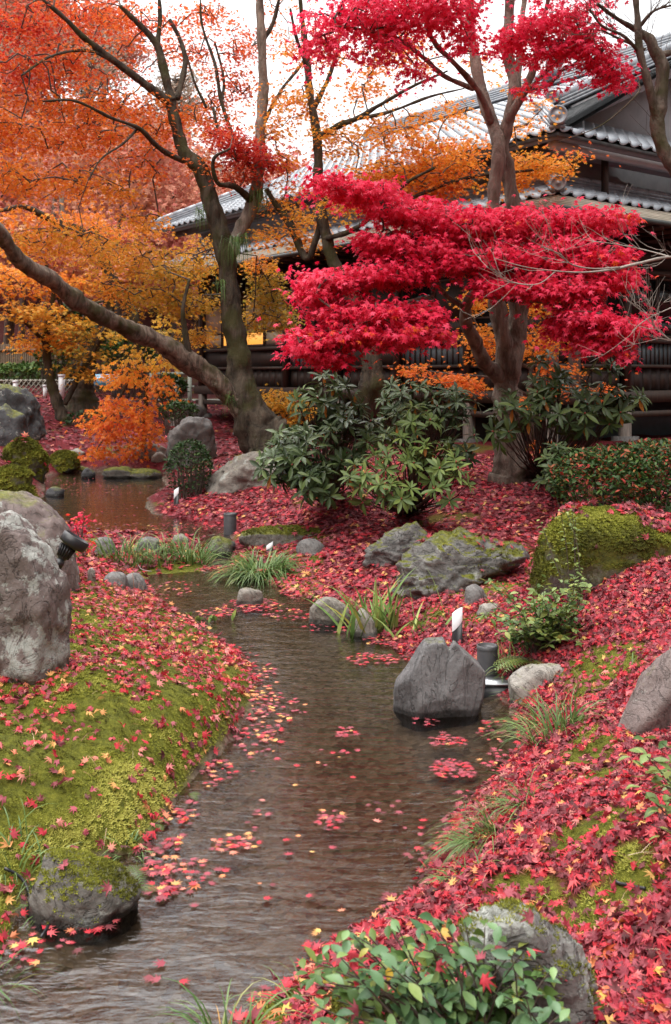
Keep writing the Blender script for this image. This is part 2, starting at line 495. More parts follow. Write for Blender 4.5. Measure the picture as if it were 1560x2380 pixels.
# ------------------------------------------------------------------ ground: banks, stream bed, hillside
STREAM = [(-60, 2260), (20, 2190), (40, 2130), (80, 2070), (150, 2020), (250, 1990), (320, 1985), (370, 1920), (415, 1850), (468, 1785), (528, 1725), (578, 1650), (598, 1580),
          (560, 1525), (500, 1482), (430, 1442), (372, 1402), (340, 1372), (336, 1352), (352, 1338), (480, 1330), (600, 1345), (640, 1360), (720, 1392),
          (820, 1432), (880, 1470), (930, 1520), (1000, 1560), (1120, 1590), (1190, 1640), (1222, 1720), (1180, 1785), (1100, 1860), (1040, 1925),
          (1008, 2000), (960, 2080), (860, 2150), (740, 2215), (690, 2290), (560, 2375), (480, 2700), (-900, 3200)]
POND = [(95, 1106), (180, 1098), (385, 1100), (392, 1130), (345, 1160), (365, 1195), (480, 1222), (515, 1235), (470, 1250), (330, 1250), (215, 1242), (160, 1220), (95, 1165)]
CHANNEL = [(470, 1222), (540, 1228), (545, 1290), (520, 1345), (470, 1345), (480, 1290)]
def poly_w(pp): return np.array([G(u, v)[:2] for u, v in pp])
POLYS = [poly_w(p) for p in (STREAM, POND, CHANNEL)]

def sdist(x, y):
    best = np.full(x.shape, 1e9); inside = np.zeros(x.shape, bool)
    for poly in POLYS:
        a = poly; b = np.roll(poly, -1, 0); ins = np.zeros(x.shape, bool)
        for (ax, ay), (bx, by) in zip(a, b):
            ex, ey = bx - ax, by - ay
            t = np.clip(((x - ax) * ex + (y - ay) * ey) / (ex * ex + ey * ey + 1e-12), 0, 1)
            d = (x - ax - t * ex) ** 2 + (y - ay - t * ey) ** 2
            best = np.minimum(best, d)
            if abs(by - ay) > 1e-9:
                c = ((ay > y) != (by > y)) & (x < ex * (y - ay) / ey + ax)
                ins ^= c
        inside |= ins
    d = np.sqrt(best)
    return np.where(inside, -d, d)

_cp = []
for u, v, z in [(0, 1700, .36), (0, 1950, .17), (150, 1560, .38), (250, 1450, .34), (200, 1360, .30), (450, 1600, .24), (380, 1760, .2), (0, 1400, .52), (0, 1250, .5), (520, 1580, .3),
                (270, 1900, .14), (430, 1462, .06), (372, 1420, .07), (500, 1500, .06), (555, 1545, .08), (345, 1392, .09), (300, 1375, .14), (470, 1500, .10), (400, 1455, .12), (100, 1960, .17), (20, 2060, .08), (150, 1850, .26), (-100, 2150, .1),
                (0, 1160, .42), (60, 1100, .5), (350, 1275, .09), (450, 1285, .10), (600, 1275, .14), (700, 1200, .28), (420, 1160, .16), (560, 1200, .2), (850, 1150, .42), (640, 1050, .55),
                (1000, 1110, .5), (1190, 1112, .55), (1000, 1250, .38), (820, 1330, .2), (720, 1330, .16), (1100, 1400, .36), (1300, 1390, .52), (1500, 1400, .66), (1500, 1260, .72), (1400, 1610, .4),
                (1500, 1800, .5), (1300, 1750, .24), (1500, 2000, .5), (1250, 2000, .26), (1200, 2200, .17), (1500, 2300, .42), (900, 2330, .10), (1250, 2360, .12), (1390, 2340, .17), (1470, 2400, .22), (1300, 2200, .2), (1300, 1550, .32), (1150, 1500, .22), (1450, 1480, .52)]:
    p = G(u, v, z); _cp.append((p[0], p[1], z))
_cp += [(2, 16, .58), (6, 16, .62), (6, 12, .65), (8, 9, .8), (0, 20, .35), (-2.5, 22, .12), (-1, 17, .35), (10, 25, .7), (3, 22, .5), (-4, 19.5, .35), (-5, 21, .55), (-6, 19, .75), (-6.5, 22, 1.0),
        (-5.5, 24, 1.15), (-8, 26, 1.45), (-3.5, 27, .95), (-12, 30, 1.9), (-2, 29, 1.0), (-9, 19, 1.2), (-7, 15, .9), (-5, 12.5, .75), (-4, 9, .65), (-3, 5, .6), (-4, 3, .7), (-2.5, 2, .4), (0, -3, .1), (3, 0, .7), (4, 4, .9), (5, 7, .85), (20, 20, .8), (0, 45, 1.0)]
_cp = np.array(_cp)
# steepness of the bank: (x, y, falloff length)
_sp = np.array([[*G(450, 1700, .2)[:2], .13], [*G(250, 1900, .2)[:2], .12], [*G(560, 1570, .1)[:2], .16], [*G(480, 1490, .1)[:2], .4], [*G(400, 1430, .1)[:2], .5], [*G(300, 1390, .1)[:2], .4], [*G(1150, 1900, .1)[:2], .40], [*G(900, 2150, .1)[:2], .35], [*G(1300, 1650, .2)[:2], .45],
                [*G(900, 1400, .2)[:2], .8], [*G(600, 1290, .1)[:2], .8], [*G(420, 1140, .1)[:2], .9], [-4, 17, .6]])

def hgt(x, y):
    x = np.asarray(x, float).ravel(); y = np.asarray(y, float).ravel()
    res = np.empty(len(x))
    for i in range(0, len(x), 60000):
        X, Y = x[i:i + 60000], y[i:i + 60000]
        s = 1 / (.12 + .10 * np.maximum(np.abs(Y), 2))
        d2 = ((X[:, None] - _cp[:, 0]) ** 2 + (Y[:, None] - _cp[:, 1]) ** 2)
        wt = 1 / (d2 + (.085 * np.maximum(Y, 2)[:, None]) ** 2) ** 1.9
        B = (wt * _cp[:, 2]).sum(1) / wt.sum(1)
        d3 = ((X[:, None] - _sp[:, 0]) ** 2 + (Y[:, None] - _sp[:, 1]) ** 2)
        w3 = 1 / (d3 + .05) ** 2
        S_ = (w3 * _sp[:, 2]).sum(1) / w3.sum(1)
        d = sdist(X, Y)
        q = np.stack([X, Y, 0 * X], -1)
        d = d + .05 * pn(q, 2.2, 3, 3) * np.clip(Y / 6, .5, 2)
        out_ = B * (1 - np.exp(-np.maximum(d, 0) / S_)) + np.clip(d * 3, 0, 1) * (.035 * pn(q, 1.6, 1, 3) + .012 * pn(q, 9, 2, 2) + .013 * pn(q, 13, 8, 2) * (Y < 8) * (X < 0))
        inn = -.075 * (1 - np.exp(np.minimum(d, 0) / .22)) + .006 * pn(q, 8, 5, 2) * (d < 0)
        z = np.where(d > 0, out_, inn)
        hill = smooth01(31, 75, Y) * 20 * smooth01(2.0, -14, X + (Y - 40) * .06) + smooth01(10, 26, np.abs(X)) * 1.2 + smooth01(90, 500, Y) * 8
        res[i:i + 60000] = z + hill * (1 + .15 * pn(q, .08, 7, 2))
    return res

def h1(x, y): return float(hgt([x], [y])[0])
_ty = np.geomspace(1.3, 70, 1600)
def GT(u, v):
    """where the sight line of pixel (u, v) meets the ground"""
    X = (u / K - CX) / F * _ty; Z = HC - (v / K - HOR) / F * _ty
    h = np.maximum(hgt(X, _ty), 0)
    hit = np.where(Z <= h)[0]
    i = hit[0] if len(hit) else len(_ty) - 1
    return np.array([X[i], _ty[i], max(h[i], 0)])

ys = np.concatenate([np.arange(-6, 1.4, .25), np.arange(1.4, 7, .045), np.arange(7, 14, .08), np.arange(14, 30, .2), np.arange(30, 90, 1.2), np.geomspace(90, 1500, 18)])
xh = np.concatenate([np.arange(0, 2.6, .045), np.arange(2.6, 7, .1), np.arange(7, 22, .45), np.arange(22, 90, 4), np.geomspace(90, 1500, 12)])
xs = np.concatenate([-xh[:0:-1], xh])
gx, gy = np.meshgrid(xs, ys)
gz = hgt(gx, gy)
gp = np.stack([gx.ravel(), gy.ravel(), gz], -1)
nx_, ny_ = len(xs), len(ys)
ii = (np.arange(ny_ - 1)[:, None] * nx_ + np.arange(nx_ - 1)[None]).ravel()
gd = sdist(gx.ravel(), gy.ravel())

MOSSY = []
for u, v, ru, rv in [(1420, 1540, 90, 36), (1370, 1735, 60, 40), (1400, 1800, 50, 20), (1390, 2130, 90, 40), (1180, 2050, 60, 22), (1160, 1375, 70, 16), (1110, 1440, 40, 12), (1420, 1900, 60, 20), (1280, 2080, 30, 16), (1050, 1365, 30, 14), (1330, 1690, 30, 20), (1000, 1440, 50, 12), (1480, 2020, 40, 20), (1320, 1960, 40, 14)]:
    g_ = GT(u, v); MOSSY.append((g_[0], g_[1], px(ru, g_[1]) * 1.2, max(px(rv, g_[1]) * g_[1] / (HC - g_[2]), .08) * 1.15))
def moss_map(p):
    """1 where moss covers the ground"""
    x, y = p[:, 0], p[:, 1]
    q = np.stack([x, y, 0 * x], -1)
    left = (x < -.1) & (y < 9.5) & (x > -4.5)
    m = np.where(left, 1.0, 0.0)
    right = np.zeros(len(x))
    wob = .45 * pn(q, 3.5, 21, 3)
    for cx_, cy_, rx_, ry_ in MOSSY: right = np.maximum(right, smooth01(1.15, .75, np.sqrt(((x - cx_) / rx_) ** 2 + ((y - cy_) / ry_) ** 2) + wob))
    right = right * (x > -.1)
    far = smooth01(.28, .42, pn(q, .8, 22, 3)) * (y >= 7.5) * .7
    return np.clip(m + right + far, 0, 1)
gm, gn, gl, gb, go = mat('ground_soil_moss')
def attr(n, name):
    a = n.new('ShaderNodeAttribute'); a.attribute_name = name; return a.outputs['Fac']
t1 = noise_n(gn, gl, 14, 6, .7)
soil = ramp(gn, [(.3, (.028, .014, .012)), (.7, (.085, .045, .035))]); gl.new(t1.outputs['Fac'], soil.inputs[0])
t2 = noise_n(gn, gl, 26, 6, .75)
mossr = ramp(gn, [(.3, (.040, .045, .008)), (.5, (.105, .11, .014)), (.75, (.20, .195, .025))]); gl.new(t2.outputs['Fac'], mossr.inputs[0])
vor = gn.new('ShaderNodeTexVoronoi'); vor.inputs['Scale'].default_value = 34
tcg = gn.new('ShaderNodeTexCoord'); gl.new(tcg.outputs['Object'], vor.inputs['Vector'])
peb = ramp(gn, [(0, (.050, .038, .028)), (.45, (.12, .095, .070)), (1, (.20, .165, .13))]); gl.new(vor.outputs['Color'], peb.inputs[0])
tl = noise_n(gn, gl, 30, 5, .8)
lit = ramp(gn, [(.3, (.045, .010, .012)), (.5, (.13, .016, .022)), (.68, (.24, .03, .035)), (.8, (.30, .09, .03))]); gl.new(tl.outputs['Fac'], lit.inputs[0])
gc = mixc(gn, gl, attr(gn, 'litter'), soil.outputs[0], lit.outputs[0])
gc = mixc(gn, gl, attr(gn, 'moss'), gc, mossr.outputs[0])
gc = mixc(gn, gl, attr(gn, 'bed'), gc, peb.outputs[0])
gl.new(gc, gb.inputs['Base Color']); gb.inputs['Roughness'].default_value = .9; gb.inputs['Specular IOR Level'].default_value = .15
bump(gn, gl, math_n(gn, gl, 'ADD', t2.outputs['Fac'], math_n(gn, gl, 'MULTIPLY', vor.outputs['Distance'], attr(gn, 'bed'))), gb, .8, .03)
gme = mk_mesh('ground', gp, np.stack([ii, ii + 1, ii + nx_ + 1, ii + nx_], -1), gm, smooth=True)
mo = moss_map(gp)
litter = np.where((gp[:, 0] > -.5) | (gp[:, 1] > 9), 1, .15) * (gd > -.05)
litter = np.where((gp[:, 1] > 27), .35, litter)
for nm, val in (('moss', mo * (gd > 0)), ('litter', litter), ('bed', smooth01(.03, -.03, gd))):
    a = gme.attributes.new(nm, 'FLOAT', 'POINT'); a.data.foreach_set('value', np.asarray(val, np.float32))
ground = add('ground', gme, kind='structure', label='mossy garden ground covered with fallen leaves beside the stream')

# ------------------------------------------------------------------ water
wm, wn, wl, wb, wo = mat('stream_water')
wn.remove(wb)
n1 = noise_n(wn, wl, 5.0, 3, .55, mapping=(.8, 2.2, 1), dist=.4)
n2 = noise_n(wn, wl, 24, 3, .6, mapping=(1.0, 2.2, 1), dist=.5)
hh = math_n(wn, wl, 'ADD', n1.outputs['Fac'], math_n(wn, wl, 'MULTIPLY', n2.outputs['Fac'], .16))
bp = wn.new('ShaderNodeBump'); bp.inputs['Strength'].default_value = .36; bp.inputs['Distance'].default_value = .022; wl.new(hh, bp.inputs['Height'])
fr = wn.new('ShaderNodeFresnel'); fr.inputs['IOR'].default_value = 1.55; wl.new(bp.outputs[0], fr.inputs['Normal'])
tr = wn.new('ShaderNodeBsdfTransparent'); tr.inputs['Color'].default_value = (.75, .68, .60, 1)
gl_ = wn.new('ShaderNodeBsdfGlossy'); gl_.inputs['Roughness'].default_value = .05; gl_.inputs['Color'].default_value = (.95, .96, 1, 1); wl.new(bp.outputs[0], gl_.inputs['Normal'])
ms = wn.new('ShaderNodeMixShader'); wl.new(fr.outputs[0], ms.inputs[0]); wl.new(tr.outputs[0], ms.inputs[1]); wl.new(gl_.outputs[0], ms.inputs[2]); wl.new(ms.outputs[0], wo.inputs['Surface'])
# the sheet of water: grid cells in or near the stream
wxs = np.arange(-7, 4, .1); wys = np.arange(-4, 18, .1)
wx, wy = np.meshgrid(wxs, wys)
wd = sdist(wx.ravel(), wy.ravel()).reshape(wx.shape)
keep = (wd[:-1, :-1] < .35) & (wd[1:, 1:] < .35)
jj = (np.arange(len(wys) - 1)[:, None] * len(wxs) + np.arange(len(wxs) - 1)[None])[keep]
allq = np.stack([jj, jj + 1, jj + len(wxs) + 1, jj + len(wxs)], -1)
used, inv = np.unique(allq, return_inverse=True)
wp = np.stack([wx.ravel(), wy.ravel(), 0 * wx.ravel()], -1)[used]
build('water', wp, inv.reshape(-1, 4), wm, kind='structure', label='shallow clear stream winding through the garden')
# ------------------------------------------------------------------ the wooden house
HO = np.array([3.33, 15.4, 0.0])
TH = math.atan2(.6, .8)
house = empty('wooden_house', HO, 'dark timber Japanese house with grey tiled roofs raised on posts behind the maples', 'house')
house.rotation_euler = (0, 0, TH)
_c, _s = math.cos(TH), math.sin(TH)
HR = np.array([[_c, -_s, 0], [_s, _c, 0], [0, 0, 1]])
def hw(p): return np.asarray(p, float) @ HR.T + HO
M_WOOD = flat('dark_timber', [(.3, (.016, .010, .008)), (.7, (.038, .022, .016))], .6, 6, mapping=(3, 3, .6), bstr=.12)
M_WOODB = flat('brown_timber', [(.3, (.026, .016, .012)), (.7, (.058, .034, .024))], .6, 6, mapping=(3, 3, .6), bstr=.12)
M_WOODG = flat('weathered_timber', [(.3, (.12, .10, .085)), (.7, (.26, .225, .195))], .8, 6, mapping=(3, 3, .5), bstr=.5)
M_TILE = flat('roof_tile', [(.3, (.165, .185, .215)), (.7, (.31, .335, .37))], .32, 9, bstr=.12, spec=.6)
M_TILE_D = flat('roof_deck', [(.3, (.06, .065, .07)), (.7, (.1, .105, .11))], .7, 9)
M_PLAST = flat('grey_plaster', [(.3, (.18, .195, .215)), (.7, (.25, .265, .285))], .85, 5, bstr=.1)
M_PLASTW = flat('pale_plaster', [(.3, (.36, .37, .39)), (.7, (.46, .47, .49))], .85, 5, bstr=.1)
M_EAVE = flat('weathered_eave_board', [(.3, (.24, .215, .175)), (.7, (.44, .40, .33))], .75, 7, mapping=(.4, .4, 4), bstr=.4)
M_GUT = flat('gutter_metal', [(.3, (.025, .03, .028)), (.7, (.045, .052, .05))], .45, 10)
M_PANEL = flat('blue_grey_panel', [(.3, (.075, .105, .12)), (.7, (.11, .145, .165))], .5, 7, bstr=.1)
M_SHOJI = flat('shoji_paper', [(.3, (.42, .36, .27)), (.7, (.55, .47, .35))], .9, 6, bstr=.05)
mg, ng, lg, bg_, og = mat('window_glass'); bg_.inputs['Base Color'].default_value = (.012, .013, .014, 1); bg_.inputs['Roughness'].default_value = .06; bg_.inputs['Specular IOR Level'].default_value = .6
M_GLASS = mg
ml, nl_, ll, bl, ol = mat('lit_window'); bl.inputs['Base Color'].default_value = (.5, .35, .18, 1); bl.inputs['Emission Color'].default_value = (1, .40, .06, 1); bl.inputs['Emission Strength'].default_value = .45
M_LIT = ml
def hbox(name, m, *b, par=house, **kw):
    mb = MB()
    for q in (b if isinstance(b[0], (tuple, list)) else [b]): mb.box(*q)
    return build(name, mb.verts(), mb.faces(), m, par, local=True, **kw)
def mesh_box(name, m, b): return MB().box(*b).mesh(name, m)
def put(name, me, loc, par=house):
    o = add(name, me, par); o.location = tuple(float(c) for c in loc); return o
LX, LY = 12.0, 11.2       # right face runs along x (y = 0), left face along y (x = 0)
ZF, ZT = 1.42, 3.92       # veranda floor, top of the ground-storey wall
hbox('inner_wall', M_WOOD, .12, LX, .12, LY, ZF - .05, ZT)
hbox('floor_beam', M_WOODB, -.06, LX, -.06, .10, ZF - .20, ZF)
hbox('floor_beam', M_WOODB, -.06, .10, .10, LY, ZF - .20, ZF)
hbox('floor_board', M_WOOD, .1, LX, .1, LY, ZF - .12, ZF - .06)
hbox('underfloor_wall', M_PANEL, 1.2, LX, 1.1, 1.2, .3, ZF - .13)
hbox('underfloor_wall', M_WOOD, 1.1, 1.2, 1.2, LY, -.2, ZF - .13)
hbox('tie_beam', M_WOODB, .0, LX, -.02, .05, .98, 1.08)
hbox('tie_beam', M_WOODB, -.02, .05, .05, LY, .98, 1.08)
pile = mesh_box('pile', M_WOODG, (-.075, .075, -.075, .075, -.6, ZF - .2))
post = mesh_box('post', M_WOODB, (-.06, .06, -.06, .06, ZF, ZT))
cap = mesh_box('footing_stone', M_ST_GREY, (-.16, .16, -.16, .16, -.3, .06))
for k in range(7):
    x = min(k * 1.82, LX); p = put('pile', pile, (x + .01, .02, 0)); w_ = hw([x, 0, 0])
    f = add('footing_stone', cap, p); f.location = (0, 0, h1(w_[0], w_[1]))
    if k: put('post', post, (x, -.01, 0))
for k in range(1, 7):
    y = min(k * 1.82, LY); p = put('pile', pile, (.02, y, 0)); w_ = hw([0, y, 0])
    f = add('footing_stone', cap, p); f.location = (0, 0, h1(w_[0], w_[1]))
    put('post', post, (-.01, y, 0))
hbox('corner_post', M_WOODG, -.08, .07, -.08, .07, ZF, ZT)
# a weathered board stands beside the corner
hbox('corner_board', M_WOODG, .35, .62, -.05, -.01, ZF + .02, 3.2)
# ground-storey bays: wainscot boards, a lattice strip, glazed doors
slat_h = mesh_box('slat', M_WOOD, (-.012, .012, -.014, .0, 0, .36))
slat_v = mesh_box('slat', M_WOOD, (-.014, .0, -.012, .012, 0, .36))
board_h = mesh_box('wainscot_board', M_WOOD, (0, .222, -.03, 0, ZF + .01, 1.80))
board_v = mesh_box('wainscot_board', M_WOOD, (-.03, 0, 0, .222, ZF + .01, 1.80))
def bay(side, a0, a1, strip, upper, nslat):
    def bx(u0, u1, d0, d1, z0, z1): return (u0, u1, d0, d1, z0, z1) if side == 'R' else (d0, d1, u0, u1, z0, z1)
    nb = int((a1 - a0) / .227)
    for i in range(nb):
        a = a0 + (a1 - a0) * i / nb
        put('wainscot_board', board_h if side == 'R' else board_v, (a + .002, .085 + .004 * (i % 2), 0) if side == 'R' else (.085 + .004 * (i % 2), a + .002, 0))
    hbox('rail', M_WOODB, *bx(a0, a1, -.02, .10, 1.80, 1.86))
    hbox('rail', M_WOODB, *bx(a0, a1, -.02, .10, 2.22, 2.30))
    lp = hbox('lattice_window', M_PANEL if strip else M_WOOD, *bx(a0, a1, .05, .09, 1.862, 2.218))
    if strip:
        for i in range(nslat):
            a = a0 + (a1 - a0) * (i + .5) / nslat
            o = add('slat', slat_h if side == 'R' else slat_v, lp); o.location = (a, .045, 1.86) if side == 'R' else (.045, a, 1.86)
    hbox('lintel', M_WOODB, *bx(a0, a1, -.03, .10, 3.36, 3.46))
    n = 2
    for i in range(n):
        b0, b1 = a0 + (a1 - a0) * i / n, a0 + (a1 - a0) * (i + 1) / n
        fr_ = hbox('window', M_WOODB, bx(b0 + .005, b0 + .05, .02, .07, 2.302, 3.358), bx(b1 - .05, b1 - .005, .02, .07, 2.302, 3.358),
                   bx(b0 + .05, b1 - .05, .02, .07, 2.302, 2.36), bx(b0 + .05, b1 - .05, .02, .07, 3.30, 3.358), bx(b0 + .05, b1 - .05, .025, .065, 2.62, 2.65))
        up = upper[i % len(upper)]
        mm = {'g': M_GLASS, 's': M_SHOJI, 'l': M_LIT, 'w': M_WOOD}[up]
        hbox('pane', mm, *bx(b0 + .05, b1 - .05, .04, .05, 2.36, 2.62), par=fr_)
        hbox('pane', M_GLASS if up == 'g' else (M_SHOJI if up != 'w' else M_WOOD), *bx(b0 + .05, b1 - .05, .04, .05, 2.652, 3.30), par=fr_)
    hbox('transom', M_WOOD, *bx(a0, a1, .05, .10, 3.46, ZT))
for k in range(6):
    bay('R', k * 1.82 + .065, (k + 1) * 1.82 - .065, k >= 1, 'wg' if k == 0 else 'gg', 14)
for k in range(6):
    bay('L', k * 1.82 + .065, min((k + 1) * 1.82, LY) - .065, k in (1, 3), {3: 'gw', 4: 'sl', 5: 'ls'}.get(k, 'wg'), 12)
# skirt roof, upper wall, main roof ------------------------------------------------------
def tile_template():
    v = []; n = 7
    prof = [(-.135, .0), (-.09, -.022), (-.03, -.026), (.03, -.005), (.075, .03), (.11, .034), (.135, .012)]
    for yy, zz in ((0, .03), (.27, .008)):
        for x, z in prof: v.append((x, yy, z + zz))
    for x, z in prof: v.append((x, 0, z + .004))
    q = [(i, i + 1, n + i + 1, n + i) for i in range(n - 1)] + [(2 * n + i, 2 * n + i + 1, i + 1, i) for i in range(n - 1)]
    return np.array(v), np.array(q)
TV, TQ = tile_template()
tile_me = mk_mesh('tile', TV, TQ, M_TILE)
tiles = []          # (origin, 3x3)
def tile_field(o, e, s, ne, ns, keepf, lift=.02):
    o, e, s = (np.asarray(a, float) for a in (o, e, s)); s = s / np.linalg.norm(s); e = e / np.linalg.norm(e)
    nrm = np.cross(e, s)
    if nrm[2] < 0: nrm = -nrm
    for j in range(ns):
        for i in range(ne):
            p = o + e * (i + .5) * .27 + s * j * .245
            if keepf(p + s * .12): tiles.append((p + nrm * lift, np.stack([e, s, nrm], -1)))
SL1, SL2 = .40, .47
E1, E2 = -.86, -.8
def slope(a, z): return (0, a, z)
# skirt roof decks
zs0, zs1 = 4.24, 4.24 + (.12 - E1) * SL1
def prism(name, m, pts, dz, par=house):
    n = len(pts); pts = np.array(pts, float); v = np.vstack([pts, pts - np.array([0, 0, dz])])
    t = [(0, i, i + 1) for i in range(1, n - 1)] + [(n, n + i + 1, n + i) for i in range(1, n - 1)]
    q = [(i, n + i, n + (i + 1) % n, (i + 1) % n) for i in range(n)]
    return build(name, v, [np.array(t), np.array(q)], m, par, local=True)
yb, xb = LY + .86, LX + .86
prism('skirt_roof', M_TILE_D, [(E1, E1, zs0), (.12, .12, zs1), (.12, LY, zs1), (E1, yb, zs0)], .05)
prism('skirt_roof', M_TILE_D, [(E1, E1, zs0), (xb, E1, zs0), (LX, .12, zs1), (.12, .12, zs1)], .05)
a1 = (0, 1, 0); a2 = (1, 0, 0)
tile_field((E1 - .03, E1, zs0), (0, 1, 0), (1, 0, SL1), 48, 4, lambda p: p[1] > p[0] and p[1] < yb - (p[0] - E1))
tile_field((E1, E1 - .03, zs0), (1, 0, 0), (0, 1, SL1), 48, 4, lambda p: p[0] > p[1])
# layered board eave below the tiles
for k in range(6):
    e0, e1, z1 = -1.06 + k * .035, -.80, 4.05 + k * .032
    hbox('eave_board', M_EAVE, (e0, xb, e0, e1, z1, z1 + .028))
    hbox('eave_board', M_EAVE, (e0, e1, e1, yb, z1, z1 + .028))
hbox('eave_soffit', M_WOOD, -.79, xb, -.79, .1, 4.02, 4.06); hbox('eave_soffit', M_WOOD, -.79, .1, .1, yb, 4.02, 4.06)
rafter_r = mesh_box('rafter', M_WOODB, (-.03, .03, -.95, .1, 3.94, 4.02)); rafter_l = mesh_box('rafter', M_WOODB, (-.95, .1, -.03, .03, 3.94, 4.02))
for k in range(24): put('rafter', rafter_r, (.1 + k * .46, 0, 0)); put('rafter', rafter_l, (0, .1 + k * .46, 0))
gt = MB(); gt.tube([(-1.12, -1.12, 4.0), (xb, -1.12, 3.98)], .045, 8); gt.build('gutter', M_GUT, house, local=True)
gt = MB(); gt.tube([(-1.12, -1.10, 4.0), (-1.12, yb, 3.98)], .045, 8); gt.build('gutter', M_GUT, house, local=True)
# upper wall
hbox('upper_wall', M_PLAST, .12, LX, .12, LY, ZT, 5.12)
hbox('upper_sill', M_PLASTW, .06, LX, .06, .118, 4.70, 4.78); hbox('upper_sill', M_WOOD, .06, .118, .118, LY, 4.70, 4.78)
hbox('upper_eave_beam', M_PLASTW, -.60, LX, -.60, -.45, 5.00, 5.10); hbox('upper_eave_beam', M_WOOD, -.60, -.45, -.45, LY, 5.00, 5.10)
hbox('upper_soffit', M_PLAST, -.72, LX, -.72, LY, 5.11, 5.14)
downpipe = MB().box(-.04, .04, -.04, .04, 4.5, 5.1); o = downpipe.build('downpipe', M_WOODB, house, local=True); o.location = (.9, -.30, 0)
# main roof: hip at the corner, gable above
ze = 5.16; RX = 5.4; zr = ze + (RX - E2) * SL2; HG = 1.3      # ridge x, ridge height, hip depth
zh = ze + (HG - E2) * SL2
yt = LY + .8
prism('main_roof', M_TILE_D, [(E2, E2, ze), (HG, HG, zh), (HG, .75, zh), (RX, .75, zr), (RX, yt - .7, zr), (HG, yt - .7, zh), (HG, yt - 2.1, zh), (E2, yt, ze)], .06)
prism('main_roof', M_TILE_D, [(2 * RX - E2, E2, ze), (2 * RX - E2, yt, ze), (2 * RX - HG, yt - 2.1, zh), (2 * RX - HG, yt - .7, zh), (RX + .001, yt - .7, zr), (RX + .001, .75, zr), (2 * RX - HG, .75, zh), (2 * RX - HG, HG, zh)], .06)
prism('hip_roof', M_TILE_D, [(E2, E2, ze), (2 * RX - E2, E2, ze), (2 * RX - HG, HG, zh), (HG, HG, zh)], .06)
prism('gable_wall', M_PLASTW, [(HG + .1, 1.32, zh), (2 * RX - HG - .1, 1.32, zh), (RX, 1.32, zr - .12)], .0) if False else None
build('gable_wall', [(HG, 1.3, zh - .05), (2 * RX - HG, 1.3, zh - .05), (RX, 1.3, zr - .1), (HG, 1.42, zh - .05), (2 * RX - HG, 1.42, zh - .05), (RX, 1.42, zr - .1)],
      [np.array([(0, 1, 2), (3, 5, 4)]), np.array([(0, 2, 5, 3), (1, 4, 5, 2), (0, 3, 4, 1)])], M_PLASTW, house, local=True)
# barge boards and hanging gable ornament
for sgn in (1, -1):
    mb = MB(); mb.bar((RX - sgn * (RX - HG - .15), .80, zh - .06), (RX, .80, zr - .17), .06, .30); mb.build('barge_board', M_PLASTW, house, local=True)
def blob(c, r): 
    th = np.linspace(0, np.pi, 9); return [(r * math.sin(t), -r * math.cos(t)) for t in th]
orn = MB()
for dx, dz, r in ((0, 0, .20), (-.22, .07, .15), (.22, .07, .15), (-.42, .16, .10), (.42, .16, .10), (0, -.22, .10)):
    orn.lathe(blob(0, r), Matrix.Translation((RX + dx, .80, zr - .75 + dz)) @ Matrix.Scale(.4, 4, (0, 1, 0)), 14)
orn.build('gable_ornament', M_WOOD, house, local=True)
tile_field((E2 - .03, E2, ze), (0, 1, 0), (1, 0, SL2), 48, 27, lambda p: (p[0] < HG and p[1] > p[0] and p[1] < yt - (p[0] - E2)) or (HG <= p[0] < RX - .15 and .8 < p[1] < yt - .75))
tile_field((E2, E2 - .03, ze), (1, 0, 0), (0, 1, SL2), 45, 9, lambda p: p[0] > p[1] and p[0] < 2 * RX - p[1] and p[1] < HG - .05)
# ridges: stacked courses with a round cap
def ridge(name, a, b, wd, n, capr, par=house):
    a = np.array(a, float); b = np.array(b, float); mb = MB()
    for k in range(n):
        z = np.array([0, 0, .03 + k * .055]); mb.bar(a + z, b + z, wd - .02 * k, .048)
    o = mb.build(name, M_TILE, par, local=True)
    L = np.linalg.norm(b - a); m = int(L / .3); top = np.array([0, 0, .03 + n * .055])
    cv = MB(); d = (b - a) / L
    cv.tube([(0, 0, 0), tuple(d * .27)], capr, 10); cme = cv.mesh('ridge_cap', M_TILE, smooth=True)
    for k in range(m):
        c = add('ridge_cap', cme, o); c.location = tuple(a + top + d * (k * .3 + .01))
    return o
def end_tile(p, dirv, r=.135):
    """round-faced end tile with a scrolled back"""
    dirv = np.array(dirv, float); dirv /= np.linalg.norm(dirv)
    q = Vector(dirv).to_track_quat('Z', 'Y').to_matrix().to_4x4()
    mb = MB()
    for k in range(5):
        mb.lathe([(0, -.02), (r * (1 - .05 * k), -.02), (r * (1 - .05 * k), .035), (r * .82, .037), (r * .76, .01), (r * .3, .01), (r * .22, .03), (0, .032)], Matrix.Translation(tuple(np.array(p) - dirv * .075 * k)) @ q, 18)
    return mb.build('ridge_end_tile', M_TILE, house, local=True)
ridge('hip_ridge', (E2, E2, ze + .04), (HG, HG, zh + .04), .22, 3, .075); end_tile((E2 - .06, E2 - .06, ze + .22), (-1, -1, 0))
ridge('verge_ridge', (HG - .2, .86, zh - .02), (RX, .86, zr + .04), .24, 3, .085); end_tile((HG - .28, .86, zh + .18), (-1, -.2, -.2), .12)
ridge('verge_ridge', (HG - .2, 1.28, zh - .02), (RX, 1.28, zr + .04), .18, 2, .065)
ridge('main_ridge', (RX, .7, zr + .04), (RX, yt - .7, zr + .04), .34, 5, .10)
ridge('skirt_ridge', (E1, E1, zs0 + .04), (.1, .1, zs1 + .04), .2, 2, .07); end_tile((E1 - .04, E1 - .04, zs0 + .16), (-1, -1, 0), .11)
ridge('skirt_top_course', (.02, .02, zs1), (LX, .02, zs1), .14, 2, .05)
